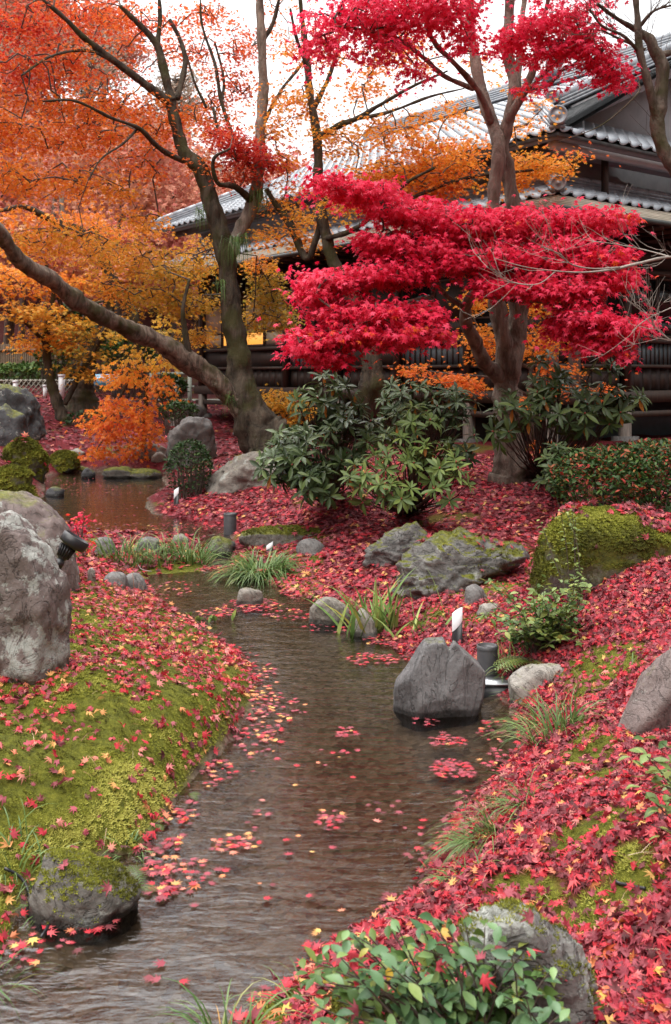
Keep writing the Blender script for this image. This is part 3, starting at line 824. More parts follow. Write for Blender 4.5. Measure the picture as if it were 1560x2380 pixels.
ridge('skirt_top_course', (.02, .12, zs1), (.02, LY, zs1), .14, 2, .05)
ridge('hip_ridge', (E2, yt, ze + .04), (HG, yt - 2.1, zh + .04), .22, 3, .075)
rid = MB()   # ridge ornament
for z, r in ((0, .30), (.28, .20), (.48, .26), (.66, .10)):
    rid.lathe([(0, 0), (r, 0), (r * 1.05, .1), (r * .7, .2), (0, .22)], Matrix.Translation((RX, 4.6, zr + .25 + z)), 12)
rid.build('ridge_ornament', M_TILE, house, local=True)
# the 300 tiles that show largest are parts of their own
tp = np.array([t[0] for t in tiles]); tw = tp @ HR.T + HO
tu = CX + F * tw[:, 0] / tw[:, 1]
score = np.where((tu > -10) & (tu < 690), 0, 100) + tw[:, 1] + np.where((tu < 460) & (tw[:, 2] < 4.9), 6, 0)
order = np.argsort(score); near, rest = order[:300], order[300:]
for i in near:
    o = add('tile', tile_me, house); M = np.eye(4); M[:3, :3] = tiles[i][1]; M[:3, 3] = tiles[i][0] + np.array([0, 0, rng.uniform(0, .006)]); o.matrix_basis = Matrix(M.tolist())
RV = np.concatenate([TV @ tiles[i][1].T + tiles[i][0] for i in rest]); RQ = (TQ[None] + (np.arange(len(rest)) * len(TV))[:, None, None]).reshape(-1, 4)
build('roof_tiles', RV, RQ, M_TILE, house, local=True, kind='stuff')
# ------------------------------------------------------------------ trees
def limb_path(pts, seed, wob=.02):
    """(u, v, depth, radius px) -> resampled world points and radii"""
    w_ = np.array([P(u, v, d) for u, v, d, r in pts]); r_ = np.array([px(r, d) for u, v, d, r in pts])
    n = max(8, int(len(pts) * 9))
    c = catmull(w_, n); t = np.linspace(0, len(pts) - 1, n); rr = np.interp(t, np.arange(len(pts)), r_)
    q = c * 1.0
    for k in range(3): c[:, k] += wob * rr.clip(.02) * 12 * pn(q, .9, seed + 13 * k, 2) * (np.arange(n) > 0)
    return c, rr

def limb_mesh(c, r, sides, seed, flare=0.):
    n = len(c)
    rr = r * (1 + .10 * pn(c, 4.0, seed, 2))
    if flare: rr = rr * (1 + flare * np.exp(-np.linspace(0, 1, n) * 9))
    mb = MB(); mb.tube(c, rr, sides)
    v = mb.verts()
    k = min(len(v), n * sides)
    cen = np.repeat(c, sides, 0)
    off = v[:k] - cen
    nz = pn(v[:k], 4, seed + 5, 4)[:, None] * .26 + pn(v[:k] * np.array([1, 1, .3]), 16, seed + 6, 3)[:, None] * .13
    v[:k] = cen + off * (1 + nz)
    return v, mb.faces()

def foliage(nodes, nrad, blobs, leaf_size, templates, per=22, disc=.26, flat_=.16, seed=0, droop=(.15, .75), twig_r=.0035, tws=4, dens=1., dshift=0., sh_=.65):
    """nodes: points on the limbs. blobs: (u, v, ru, rv, depth, depth radius, leaves, tint lo, tint hi)
    returns leaf arrays and a twig MB; sprays of leaves hang on twigs that branch off the limbs"""
    g = np.random.default_rng(seed)
    cen, tin = [], []
    for (u, v, ru, rv, d, rd, n, lo, hi) in blobs:
        m = max(3, int(n * dens / per))
        q = g.normal(size=(m * 3, 3)); q = q / np.linalg.norm(q, axis=1)[:, None] * g.random((m * 3, 1)) ** (1 / 2.4)
        q = q[:m]
        d += dshift; c = P(u, v, d)
        cen.append(c + q * np.array([max(px(ru, d) - disc * sh_, .04), rd, max(px(rv, d) - disc * sh_ * .4, .03)]))
        tin.append(np.clip(g.uniform(lo, hi, m), 0, 1))
    cen = np.concatenate(cen); tin = np.concatenate(tin)
    # twigs: join every spray to the nearest thing already joined
    N = list(nodes); par = [-1] * len(N)
    npts = np.array(nodes)
    d0 = np.sqrt(((cen[:, None] - npts[None]) ** 2).sum(-1)).min(1)
    order = np.argsort(d0)
    buf = np.zeros((len(nodes) + len(cen), 3)); buf[:len(nodes)] = npts; cnt = len(nodes)
    idx_of = {}
    for i in order:
        dd = ((buf[:cnt] - cen[i]) ** 2).sum(1)
        j = int(dd.argmin()); par.append(j); buf[cnt] = cen[i]; idx_of[i] = cnt; cnt += 1
    desc = np.ones(cnt); 
    for k in range(cnt - 1, len(nodes) - 1, -1):
        if par[k] >= 0: desc[par[k]] += desc[k]
    tw = MB()
    for k in range(len(nodes), cnt):
        a, b = buf[par[k]], buf[k]; L = np.linalg.norm(b - a)
        if L < .02: continue
        r1 = min(.010, twig_r * math.sqrt(desc[k])); r0 = r1 * 1.15
        if par[k] < len(nodes): r0 = min(r0, nrad[par[k]] * .7); r1 = min(r1, r0)
        mid = (a + b) / 2 + g.normal(0, .07, 3) * L + np.array([0, 0, .05 * L])
        tw.tube([a, mid, b], [r0, (r0 + r1) / 2, r1], tws, cap=False)
    # leaves
    n = len(cen) * per
    ci = np.repeat(np.arange(len(cen)), per)
    ang = g.uniform(0, 2 * np.pi, n); rad = disc * np.sqrt(g.random(n)) * g.uniform(.6, 1.25, len(cen))[ci]
    dx, dy = np.cos(ang) * rad, np.sin(ang) * rad
    tilt = g.normal(0, .22, (len(cen), 2))[ci]
    pos = cen[ci] + np.stack([dx, dy, dx * tilt[:, 0] + dy * tilt[:, 1] + g.normal(0, disc * flat_, n) - .25 * rad * rad / disc], -1)
    st_ = g.random(n) < .16
    pos[st_] += g.normal(0, .55, (st_.sum(), 3)) * disc * np.array([1.3, 1.3, .7])
    head = ang + g.normal(0, .8, n)
    rot = rots(head, g.uniform(droop[0], droop[1], n), g.normal(0, .45, n))
    sc = leaf_size * g.uniform(.7, 1.2, n)
    tint = np.clip(tin[ci] + g.normal(0, .055, n), 0, 1)
    idx = g.integers(0, len(templates), n)
    return pos, rot, sc, tint, idx, tw

def tree(name, label, limbs, bark_m, blobs, leaf_size, templates, lm, base=None, cat='tree', group=None, single=0, single_mats=None, sides=14, twig_m=None, seed=1, flare=.5, limb_bark=None, **kw):
    paths = [limb_path(p, seed * 31 + i) for i, p in enumerate(limbs)]
    b = paths[0][0][0] if base is None else base
    root = empty(name, b, label, cat, group)
    for i, (c, r) in enumerate(paths):
        if i == 0:
            c = np.vstack([c[0] - np.array([0, 0, .35]), c]); r = np.concatenate([[r[0] * 1.12], r])
        v, f = limb_mesh(c, r, sides if r.max() > .06 else 8, seed + i * 7, flare if i == 0 else 0)
        m = (limb_bark or {}).get(i, bark_m)
        build('trunk' if i == 0 else 'limb', v, f, m, root, smooth=True)
    if not blobs: return root, paths
    nodes = np.concatenate([c[len(c) // 4:] if i == 0 else c[1:] for i, (c, r) in enumerate(paths)])
    nrad = np.concatenate([r[len(r) // 4:] if i == 0 else r[1:] for i, (c, r) in enumerate(paths)])
    pos, rot, sc, tint, idx, tw = foliage(nodes, nrad, blobs, leaf_size, templates, seed=seed, **kw)
    build('twigs', tw.verts(), tw.faces(), twig_m or M_TWIG, root, kind='stuff')
    if single:
        u = CX + F * pos[:, 0] / pos[:, 1]
        s = pos[:, 1] + np.where((u > 5) & (u < 665), 0, 100)
        o = np.argsort(s)[:single]
        ms = [mk_mesh('leaf', tv, tt, single_mats) for tv, tt in templates]
        single_leaves('leaf', ms, pos[o], rot[o], sc[o], root, idx[o])
        k = np.ones(len(pos), bool); k[o] = False
        pos, rot, sc, tint, idx = pos[k], rot[k], sc[k], tint[k], idx[k]
    V, T, C = scatter(templates, pos, rot, sc, tint, idx)
    build('crown', V, T, lm, root, tint=C, kind='stuff')
    return root, paths

# the leaning two-stemmed maple, left of the middle
D = 14.6
leaning = [
    [(640, 1040, D, 46), (590, 985, D, 42), (562, 900, D, 36), (552, 810, D, 31), (540, 720, D, 27), (528, 620, D, 25), (510, 540, D, 24), (490, 460, D, 23), (468, 390, D, 22), (428, 350, D, 19), (408, 290, D, 16), (396, 235, D, 15)],
    [(610, 1010, D, 42), (540, 925, D - .1, 36), (450, 850, D - .5, 32), (360, 795, D - 1.0, 30), (280, 752, D - 1.5, 29), (190, 705, D - 2.1, 28), (120, 655, D - 2.6, 27), (55, 610, D - 3.1, 24), (10, 555, D - 3.5, 23), (-60, 470, D - 4, 21), (-170, 350, D - 4.3, 16), (-300, 230, D - 4.5, 10), (-420, 90, D - 4.6, 5)],
    [(535, 590, D, 20), (560, 530, D + .1, 20), (590, 460, D + .2, 20), (603, 380, D + .4, 17), (606, 300, D + .4, 15), (612, 200, D + .5, 14), (608, 90, D + .5, 13), (600, -40, D + .6, 12)],
    [(398, 240, D, 13), (350, 205, D - .2, 12), (270, 145, D - .5, 11), (200, 92, D - .8, 9), (150, 42, D - 1, 7), (100, 0, D - 1.2, 5)],
    [(400, 235, D, 13), (382, 165, D, 12), (366, 108, D, 11), (326, 60, D - .1, 8), (280, 14, D - .2, 6)],
    [(366, 108, D, 9), (372, 50, D + .1, 7), (370, -20, D + .1, 5)],
    [(412, 230, D, 9), (430, 150, D + .2, 8), (420, 95, D + .3, 6), (395, 45, D + .3, 5)],
    [(425, 375, D, 9), (370, 345, D - .5, 8), (325, 300, D - .9, 6.5), (260, 275, D - 1.3, 5), (175, 235, D - 1.8, 4), (100, 235, D - 2.2, 3)],
    [(320, 300, D - .9, 4), (285, 335, D - 1.1, 3.5), (235, 370, D - 1.3, 2.8), (205, 420, D - 1.5, 2)],
    [(270, 145, D - .5, 6), (205, 118, D - .8, 5), (120, 130, D - 1.4, 4), (50, 175, D - 1.9, 3)],
    [(590, 470, D + .2, 12), (545, 435, D - .3, 9), (505, 425, D - .7, 6), (497, 370, D - .9, 5), (535, 345, D - 1.0, 3.5)],
    [(606, 300, D + .4, 7), (650, 215, D + .8, 5), (700, 150, D + 1.1, 4), (735, 80, D + 1.2, 3)],
    [(608, 100, D + .5, 7), (635, 50, D + .6, 6), (650, -10, D + .6, 5)],
    [(600, 420, D + .3, 8), (545, 320, D + .5, 6), (515, 235, D + .6, 5), (500, 150, D + .6, 5), (470, 60, D + .6, 4), (465, -10, D + .6, 3)],
    [(515, 240, D + .6, 4.5), (520, 180, D + .7, 4), (500, 100, D + .8, 3.5)],
    [(480, 250, D + .5, 5), (452, 190, D + .5, 4), (435, 130, D + .6, 3)],
    [(440, 830, D - .6, 11), (430, 770, D - .7, 9), (425, 720, D - .8, 6), (440, 650, D - .8, 4)],
    [(495, 250, D + .5, 5), (508, 300, D + .45, 5.5), (545, 330, D + .45, 6)],
]
leaning = [[(u, v, d, r * (.80 if i else .84 + .12 * (k < 2)) * (.92 if i == 1 else 1)) for k, (u, v, d, r) in enumerate(p)] for i, p in enumerate(leaning)]
lb = [  
 (50, 60, 110, 60, D - 1.6, .9, 1400, .20, .40), (60, 165, 120, 55, D - 1.8, .9, 1500, .28, .46), (190, 40, 130, 50, D - 1, .9, 1300, .28, .46), (180, 150, 100, 45, D - 1.2, .8, 900, .32, .5),
 (320, 50, 120, 50, D - .4, .9, 1200, .32, .48), (310, 140, 90, 35, D - .6, .7, 380, .34, .5), (430, 110, 90, 50, D + .1, .8, 750, .34, .52), (480, 35, 110, 45, D + .2, .8, 900, .32, .5),
 (560, 110, 80, 60, D + .3, .8, 700, .3, .48), (540, 190, 90, 45, D + .2, .7, 650, .32, .5), (640, 70, 60, 60, D + .6, .7, 250, .45, .62), (480, 280, 80, 45, D + .2, .7, 750, .45, .6), (510, 235, 70, 40, D + .2, .7, 350, .4, .55),
 (150, 255, 150, 30, D - 1.4, .9, 1300, .44, .56), (290, 245, 130, 32, D - .8, .9, 1200, .42, .56), (420, 275, 60, 30, D - .3, .6, 400, .42, .55),
 (70, 320, 120, 50, D - 1.8, .9, 1300, .46, .58), (220, 320, 120, 45, D - 1.2, .9, 1100, .46, .58), (360, 300, 90, 40, D - .9, .8, 700, .42, .55), (330, 380, 90, 50, D - .9, .8, 600, .42, .55),
 (40, 420, 100, 55, D - 2.2, .9, 1100, .5, .62), (170, 420, 110, 45, D - 1.6, .9, 800, .5, .62), (270, 440, 60, 35, D - 1.2, .6, 400, .56, .68), (-30, 260, 70, 130, D - 2.4, 1, 1000, .4, .55),
 (560, 350, 85, 38, D - 1.0, .7, 1300, .14, .28), (520, 310, 70, 25, D - .9, .6, 600, .2, .34), (620, 370, 50, 35, D - .8, .6, 650, .14, .28), (470, 380, 40, 25, D - .8, .4, 350, .4, .52), (560, 410, 80, 25, D - .9, .5, 450, .2, .36),
 # under the fork, orange to olive
 (120, 560, 140, 50, D - 1.8, .9, 1300, .60, .78), (260, 590, 130, 50, D - 1.0, .9, 1400, .66, .84), (390, 620, 110, 60, D - .6, .9, 1500, .74, .92), (440, 700, 90, 50, D - .4, .8, 1300, .80, .95), (350, 690, 90, 40, D - .7, .8, 900, .76, .92),
 (470, 600, 60, 60, D + .4, .7, 700, .72, .86), (330, 520, 80, 40, D - .6, .7, 600, .6, .72), (450, 780, 60, 40, D - .1, .6, 500, .70, .84), (260, 670, 90, 30, D - .9, .7, 600, .62, .76),
 (620, 690, 60, 35, D + .6, .6, 750, .84, .96), (650, 735, 60, 40, D + .7, .6, 850, .84, .96), (600, 610, 40, 30, D + .5, .5, 450, .62, .74), (620, 650, 60, 18, D + .5, .5, 380, .84, .95), (590, 745, 40, 40, D + .6, .5, 380, .8, .92),
]
for (u, v) in [(-60, -90), (60, -110), (150, -100), (20, -240), (100, -260), (-80, -330), (60, -400), (640, -90), (620, -230), (600, -110), (700, -380), (600, -420), (640, -300), (-200, -100), (-220, 100)]:
    lb.append((u, v, 120, 80, D - .3, 1.6, 320, .30, .52))
tree('leaning_maple', 'large old maple leaning left with two mossy stems and red to olive leaves', leaning, M_BARK_D, lb, .060, TF, M_AUT, sides=30, seed=3, limb_bark={1: M_BARK_L, 2: M_BARK_G}, disc=.24, dens=1.0, dshift=.9)

# the pale-barked maple with the crimson crown
D = 11.0
red = [
    [(1192, 1108, D, 31), (1186, 1050, D, 27), (1180, 980, D, 25), (1178, 920, D, 27), (1180, 875, D, 30), (1192, 820, D, 26), (1205, 760, D, 23), (1208, 690, D, 21), (1208, 600, D - .0, 20), (1200, 520, D, 19), (1190, 450, D, 18), (1178, 390, D, 17), (1165, 345, D, 17), (1180, 290, D, 15), (1194, 220, D, 14), (1190, 160, D + .1, 13), (1176, 110, D + .1, 12), (1184, 40, D + .2, 11), (1186, -30, D + .2, 10)],
    [(1178, 870, D, 24), (1166, 780, D - .15, 19), (1152, 700, D - .15, 18), (1145, 600, D - .2, 17), (1143, 520, D - .2, 17), (1148, 430, D - .2, 16), (1160, 360, D - .2, 16), (1150, 300, D, 15), (1122, 220, D + .2, 13), (1104, 140, D + .3, 12), (1094, 70, D + .4, 11), (1090, -30, D + .5, 9)],
    [(1166, 880, D, 20), (1130, 850, D - .2, 16), (1105, 800, D - .4, 15), (1082, 745, D - .6, 14), (1088, 700, D - .8, 12), (1110, 672, D - 1.0, 8), (1090, 640, D - 1.3, 6), (1050, 610, D - 1.6, 5)],
    [(1168, 300, D, 11), (1205, 235, D - .1, 10), (1240, 160, D - .2, 8), (1255, 90, D - .3, 7), (1270, 20, D - .4, 6), (1280, -30, D - .4, 5)],
    [(1195, 240, D + .1, 10), (1206, 150, D + .3, 9), (1212, 60, D + .4, 8), (1222, -30, D + .5, 7)],
    [(1142, 285, D, 10), (1112, 215, D - .2, 8), (1065, 155, D - .5, 7), (1005, 90, D - .8, 5.5), (990, 20, D - 1, 4.5), (1000, -20, D - 1, 4)],
    [(1100, 205, D - .1, 7), (1035, 178, D - .4, 6), (985, 135, D - .7, 5.5), (930, 95, D - 1, 4.5), (850, 70, D - 1.4, 3.5), (780, 60, D - 1.7, 2.5)],
    [(1204, 235, D - .1, 6), (1260, 175, D - .5, 5), (1320, 120, D - .8, 4), (1390, 120, D - 1.1, 3), (1440, 180, D - 1.3, 2)],
    [(1215, 215, D - .1, 5), (1260, 200, D - .4, 4), (1300, 178, D - .7, 3)],
    [(1088, 70, D + .4, 6), (1110, 20, D + .2, 5), (1130, -20, D + .2, 4)],
    [(1085, 720, D - .7, 8), (1040, 690, D - 1.0, 6), (1010, 660, D - 1.3, 5), (950, 655, D - 1.7, 4), (900, 640, D - 2.0, 3)],
    [(1010, 670, D - 1.2, 5), (1000, 690, D - 1.5, 4), (950, 700, D - 1.8, 3.5), (880, 740, D - 2.1, 2.5), (800, 760, D - 2.3, 2)],
    [(1130, 690, D - .9, 5), (1200, 700, D - 1.2, 4.5), (1270, 702, D - 1.5, 4), (1350, 720, D - 1.7, 3), (1430, 745, D - 1.9, 2)],
    [(1200, 520, D, 7), (1260, 545, D - .6, 6), (1330, 540, D - 1.1, 4), (1400, 520, D - 1.4, 3)],
    [(1145, 560, D - .2, 7), (1080, 540, D - .7, 6), (980, 520, D - 1.2, 4), (880, 470, D - 1.6, 3), (780, 435, D - 1.9, 2)],
    [(1205, 620, D, 6), (1280, 610, D - .8, 5), (1360, 630, D - 1.3, 4), (1440, 640, D - 1.6, 2.5)],
]
DF = D - 1.2
rb = [(780, 425, 65, 22, DF - .5, .4, 420, .2, .8), (850, 445, 90, 28, DF - .4, .5, 900, .2, .8), (950, 492, 110, 32, DF - .2, .6, 1400, .2, .8), (1080, 520, 120, 40, DF, .7, 1900, .25, .85), (1210, 520, 130, 45, DF, .7, 2100, .25, .85), (1330, 512, 110, 28, DF - .1, .6, 1100, .25, .85), (1425, 508, 55, 14, DF - .3, .4, 320, .3, .9),
      (880, 560, 70, 32, DF - .3, .5, 800, .15, .7), (990, 590, 120, 40, DF - .2, .6, 1500, .15, .75), (1140, 600, 130, 45, DF - .2, .6, 1900, .2, .8), (1290, 590, 130, 50, DF - .3, .6, 1900, .25, .85), (1400, 600, 60, 35, DF - .4, .5, 450, .25, .9),
      (770, 645, 85, 28, DF - .6, .5, 1000, .15, .75), (880, 635, 90, 26, DF - .6, .5, 1000, .1, .7), (960, 625, 60, 25, DF - .4, .4, 500, .1, .6), (1300, 665, 110, 38, DF - .5, .5, 1300, .25, .9), (1430, 640, 60, 28, DF - .6, .4, 500, .3, .9), (1150, 660, 60, 22, DF - .5, .4, 420, .25, .8), (1230, 655, 60, 28, DF - .5, .4, 420, .25, .9),
      (735, 685, 50, 22, DF - .7, .3, 350, .1, .6), (850, 722, 130, 28, DF - .7, .5, 1400, .15, .75), (970, 722, 60, 26, DF - .6, .4, 550, .1, .6), (720, 790, 62, 32, DF - .8, .4, 800, .1, .65), (810, 775, 90, 34, DF - .8, .5, 1300, .1, .7), (920, 770, 80, 28, DF - .8, .4, 900, .25, .9), (1010, 770, 30, 22, DF - .7, .3, 250, .25, .85), (770, 825, 45, 20, DF - .8, .3, 350, .1, .6),
      (1350, 735, 80, 34, DF - .6, .5, 1000, .2, .85), (1430, 755, 70, 26, DF - .7, .4, 650, .25, .9), (1490, 750, 30, 12, DF - .7, .3, 130, .3, .9), (1385, 795, 55, 24, DF - .7, .3, 450, .3, .98), (1310, 765, 40, 22, DF - .6, .3, 300, .2, .8), (1445, 815, 22, 10, DF - .7, .2, 60, .3, .8)]
DU = D - .9
rb += [(u, v, ru, rv, d, rd, n * .66, lo, hi) for u, v, ru, rv, d, rd, n, lo, hi in [(745, 75, 55, 40, DU - .6, .5, 420, .3, .8), (830, 55, 90, 50, DU - .4, .6, 1000, .3, .8), (930, 40, 100, 45, DU - .3, .6, 1100, .3, .8), (1030, 50, 80, 50, DU - .2, .6, 900, .3, .8), (1085, 95, 35, 45, DU, .4, 300, .3, .8), (890, 120, 70, 32, DU - .4, .5, 420, .3, .8), (960, 160, 40, 30, DU - .4, .4, 180, .3, .8), (740, 120, 40, 25, DU - .6, .4, 150, .3, .8), (1000, 0, 120, 30, DU - .3, .6, 700, .3, .8), (850, -10, 120, 35, DU - .3, .6, 600, .3, .8),
       (1170, 105, 40, 16, DU - .1, .4, 220, .3, .8), (1260, 60, 75, 30, DU - .2, .5, 850, .3, .8), (1330, 85, 75, 38, DU - .3, .5, 950, .3, .8), (1375, 130, 60, 35, DU - .4, .4, 650, .3, .8), (1420, 170, 38, 30, DU - .5, .3, 360, .3, .8), (1445, 200, 20, 14, DU - .5, .2, 90, .3, .8), (1260, 120, 70, 25, DU - .2, .5, 380, .3, .8), (1200, 80, 45, 25, DU - .2, .4, 220, .3, .8), (1290, 185, 25, 18, DU - .3, .2, 90, .4, .9), (1230, 210, 18, 10, DU - .3, .2, 20, .4, .9), (1330, 30, 50, 14, DU - .3, .4, 200, .3, .8)]]
for (u, v) in [(860, -90), (1000, -100), (1140, -80), (1280, -70), (1400, -60), (950, -230), (1100, -260), (1250, -220), (1380, -200), (1050, -420), (1200, -400), (1480, -330)]:
    rb.append((u, v, 110, 70, DU, 1.2, 300, .25, .8))
tree('crimson_maple', 'pale barked maple with forked trunk and bright crimson leaf layers before the house', red, M_BARK_G, rb, .067, T5[:2] + TF, M_CRIM, single=300, single_mats=M_CRIM_O, sides=24, seed=5, disc=.17, flat_=.11, droop=(.1, .95), dens=1.32, sh_=.4)

# the thin orange maple between them
D = 14.2
mid = [
    [(864, 905, D, 22), (862, 840, D, 21), (858, 790, D, 20), (835, 720, D, 17), (790, 640, D, 15), (762, 570, D, 14), (748, 500, D, 13), (740, 420, D, 11), (738, 330, D, 10), (722, 230, D, 9), (715, 150, D, 8), (704, 60, D, 6), (695, -20, D, 5)],
    [(752, 500, D, 8), (715, 600, D + .3, 9), (680, 530, D + .5, 9), (640, 470, D + .6, 8), (620, 440, D + .7, 6)],
    [(738, 320, D, 8), (790, 290, D - .3, 7), (830, 275, D - .6, 6), (890, 240, D - .9, 4.5), (960, 200, D - 1.2, 3.5), (1040, 165, D - 1.5, 2.5)],
    [(830, 275, D - .6, 5), (900, 262, D - 1, 4), (1000, 225, D - 1.3, 3), (1080, 205, D - 1.5, 2)],
    [(726, 260, D, 6), (765, 180, D + .2, 5), (785, 110, D + .3, 4), (795, 30, D + .3, 3)],
    [(755, 555, D, 7), (810, 540, D - .4, 6), (870, 500, D - .8, 5), (940, 430, D - 1.1, 4), (1010, 390, D - 1.4, 3)],
    [(870, 500, D - .8, 5), (980, 450, D - .9, 4), (1100, 410, D - .8, 4), (1240, 395, D - .8, 3)],
    [(715, 160, D, 5), (690, 90, D - .3, 4), (675, 20, D - .4, 3)],
]
mb_ = [(720, 230, 90, 45, D - .2, .8, 700, .58, .72), (800, 320, 110, 45, D - .4, .8, 900, .58, .74), (850, 210, 90, 40, D - .6, .7, 450, .56, .7), (900, 290, 100, 30, D - .8, .7, 420, .58, .72), (960, 130, 80, 50, D - .9, .7, 500, .52, .66), (880, 150, 70, 45, D - .6, .7, 380, .52, .66), (770, 110, 70, 60, D + .2, .7, 420, .5, .64), (690, 120, 50, 70, D - .3, .6, 320, .48, .62),
       (950, 335, 120, 40, D - 1.0, .8, 1050, .54, .68), (1030, 390, 130, 45, D - 1.0, .8, 2000, .56, .7), (880, 400, 130, 35, D - .8, .8, 1500, .56, .7), (1080, 340, 70, 35, D - .8, .6, 600, .54, .66), (1000, 430, 120, 28, D - 1.0, .7, 1000, .46, .6), (1080, 250, 60, 40, D - 1.0, .6, 220, .58, .7), (1010, 270, 70, 40, D - 1.1, .6, 260, .58, .7),
       (1230, 380, 85, 32, D - .9, .6, 1300, .62, .74), (1300, 385, 45, 22, D - .9, .4, 260, .6, .72), (1190, 420, 60, 22, D - .8, .5, 420, .58, .7), (1200, 290, 60, 30, D - .9, .5, 240, .6, .7), (1250, 250, 40, 30, D - .9, .4, 110, .6, .7), (1330, 350, 60, 25, D - .9, .4, 70, .36, .5), (1120, 150, 60, 60, D - .9, .5, 180, .6, .72), (1180, 180, 70, 30, D - .9, .5, 100, .6, .72),
       (690, 500, 85, 35, D + .3, .7, 480, .64, .78), (640, 555, 80, 38, D + .3, .6, 480, .6, .74), (730, 560, 70, 26, D + .2, .6, 260, .6, .72), (810, 480, 80, 26, D - .4, .6, 500, .66, .8), (640, 470, 60, 30, D + .3, .5, 200, .58, .7), (680, 430, 70, 30, D + .2, .5, 200, .54, .66), (640, 300, 60, 50, D + .4, .6, 500, .56, .7), (660, 370, 50, 40, D + .4, .5, 350, .54, .68), (650, 220, 50, 40, D + .4, .5, 260, .56, .7)]
for (u, v) in [(720, -80), (800, -140), (900, -90), (780, -300), (880, -260), (960, -380), (850, -450)]:
    mb_.append((u, v, 110, 80, D - .3, 1.5, 480, .5, .68))
tree('orange_maple', 'slender orange maple with thin dark stem rising between leaning maple and crimson maple', mid, M_BARK_D, mb_, .062, TF, M_AUT, sides=12, seed=7, disc=.24, dens=.85, dshift=.4)

# low orange maple between the crimson maple and the house corner
D = 13.2
low = [[(1235, 985, D, 6), (1228, 930, D, 6), (1235, 860, D, 5), (1240, 780, D, 4.5), (1225, 700, D, 3.5), (1215, 640, D, 2)],
       [(1228, 920, D, 4), (1150, 880, D - .2, 3), (1050, 870, D - .4, 2.5), (950, 856, D - .6, 1.5)], [(1235, 860, D, 4), (1130, 790, D, 3), (1085, 700, D, 2)], [(1235, 900, D, 4), (1290, 870, D - .3, 3), (1350, 900, D - .6, 2)], [(1232, 800, D, 4), (1290, 760, D - .1, 3), (1310, 700, D - .1, 2)]]
lw = [(1110, 690, 50, 40, D, .6, 500, .60, .74), (1240, 700, 70, 50, D, .6, 800, .6, .74), (1120, 790, 60, 55, D, .6, 650, .52, .68), (1250, 790, 80, 50, D, .6, 900, .52, .68), (960, 858, 45, 9, D - .6, .3, 220, .44, .54), (1050, 878, 80, 14, D - .5, .4, 480, .44, .58), (1100, 895, 40, 10, D - .4, .3, 200, .44, .56), (1300, 860, 70, 20, D - .2, .4, 420, .46, .6), (1390, 905, 55, 16, D - .5, .3, 220, .40, .54), (1230, 930, 40, 12, D - .4, .3, 140, .44, .56), (1290, 900, 60, 20, D - .3, .4, 220, .44, .58), (1260, 1040, 15, 15, D - .2, .2, 40, .44, .58)]
tree('low_orange_maple', 'low spreading orange maple between the crimson maple trunk and house corner', low, M_TWIG, lw, .055, TF, M_AUT, sides=8, seed=11, disc=.2, flare=.2)
# olive-yellow bush maple right of the leaning trunk
D = 15.6
yl = [[(668, 1010, D, 6), (664, 970, D, 5), (660, 930, D, 3)], [(664, 970, D, 3), (640, 930, D, 2), (630, 910, D, 1.5)], [(664, 960, D, 3), (695, 930, D, 2)]]
tree('yellow_maple_shrub', 'small mustard yellow maple bush tucked behind the leaning trunk base', yl, M_TWIG, [(650, 930, 50, 36, D, .5, 900, .74, .88), (690, 950, 45, 45, D, .5, 800, .74, .88), (660, 980, 50, 30, D, .5, 500, .72, .86)], .06, TF, M_AUT, sides=6, seed=13, disc=.2, flare=0)

# the bare mossy tree at the right edge
D = 9.6
bare = [[(1690, 1010, D, 22), (1672, 800, D, 20), (1640, 560, D, 19), (1580, 410, D, 17), (1545, 350, D, 17), (1530, 290, D, 17), (1536, 220, D, 16), (1540, 160, D, 15), (1520, 115, D, 12), (1508, 90, D, 11), (1480, 70, D, 7), (1430, 40, D - .2, 5), (1390, 10, D - .4, 4)],
        [(1530, 300, D, 10), (1512, 210, D - .1, 10), (1490, 120, D - .15, 9), (1482, 40, D - .2, 8), (1475, -40, D - .2, 8)],
        [(1538, 130, D, 9), (1570, 120, D, 7), (1620, 110, D, 6)], [(1494, 130, D - .1, 5), (1450, 85, D - .3, 4), (1400, 60, D - .5, 3), (1370, 20, D - .6, 2)], [(1488, 60, D - .2, 4), (1520, 25, D - .3, 3), (1570, 10, D - .4, 2)], [(1500, 115, D - .1, 4), (1440, 90, D - .2, 3), (1400, 70, D - .3, 2)], [(1486, 190, D - .1, 2.5), (1480, 220, D - .2, 2), (1400, 290, D - .4, 1.2), (1300, 330, D - .6, .8)]]
root, bp_ = tree('bare_mossy_tree', 'leafless tree with curving mossy trunk at the right edge before the gable', bare, bark('bark_moss_right', (.06, .045, .035), (.19, .15, .12), .5, .2), [], 0, None, None, sides=14, seed=15)
def twiggery(name, root, paths, n, L, m, seed, up=.3, rr=.004, gen=2):
    g = np.random.default_rng(seed); mb = MB()
    segs = [(c, r) for c, r in paths]
    for level in range(gen):
        new = []
        for _ in range(n * (2 if level else 1)):
            c, r = segs[g.integers(len(segs))]; i = g.integers(len(c) // 3, len(c) - 1)
            p = c[i]; t = c[i + 1] - c[i]; t /= np.linalg.norm(t) + 1e-9
            d = t + g.normal(0, .55, 3) + np.array([0, 0, up]); d /= np.linalg.norm(d); l = L * g.uniform(.5, 1.2) * (.6 ** level)
            pts = [p]
            for k in range(4):
                d = d + g.normal(0, .16, 3) + np.array([0, 0, .08]); d /= np.linalg.norm(d); pts.append(pts[-1] + d * l / 4)
            pts = np.array(pts); ra = np.linspace(rr * (.7 ** level), rr * .35, 5)
            mb.tube(pts, ra, 4, cap=False); new.append((pts, ra))
        segs = new
    return mb.build(name, m, root, kind='stuff')
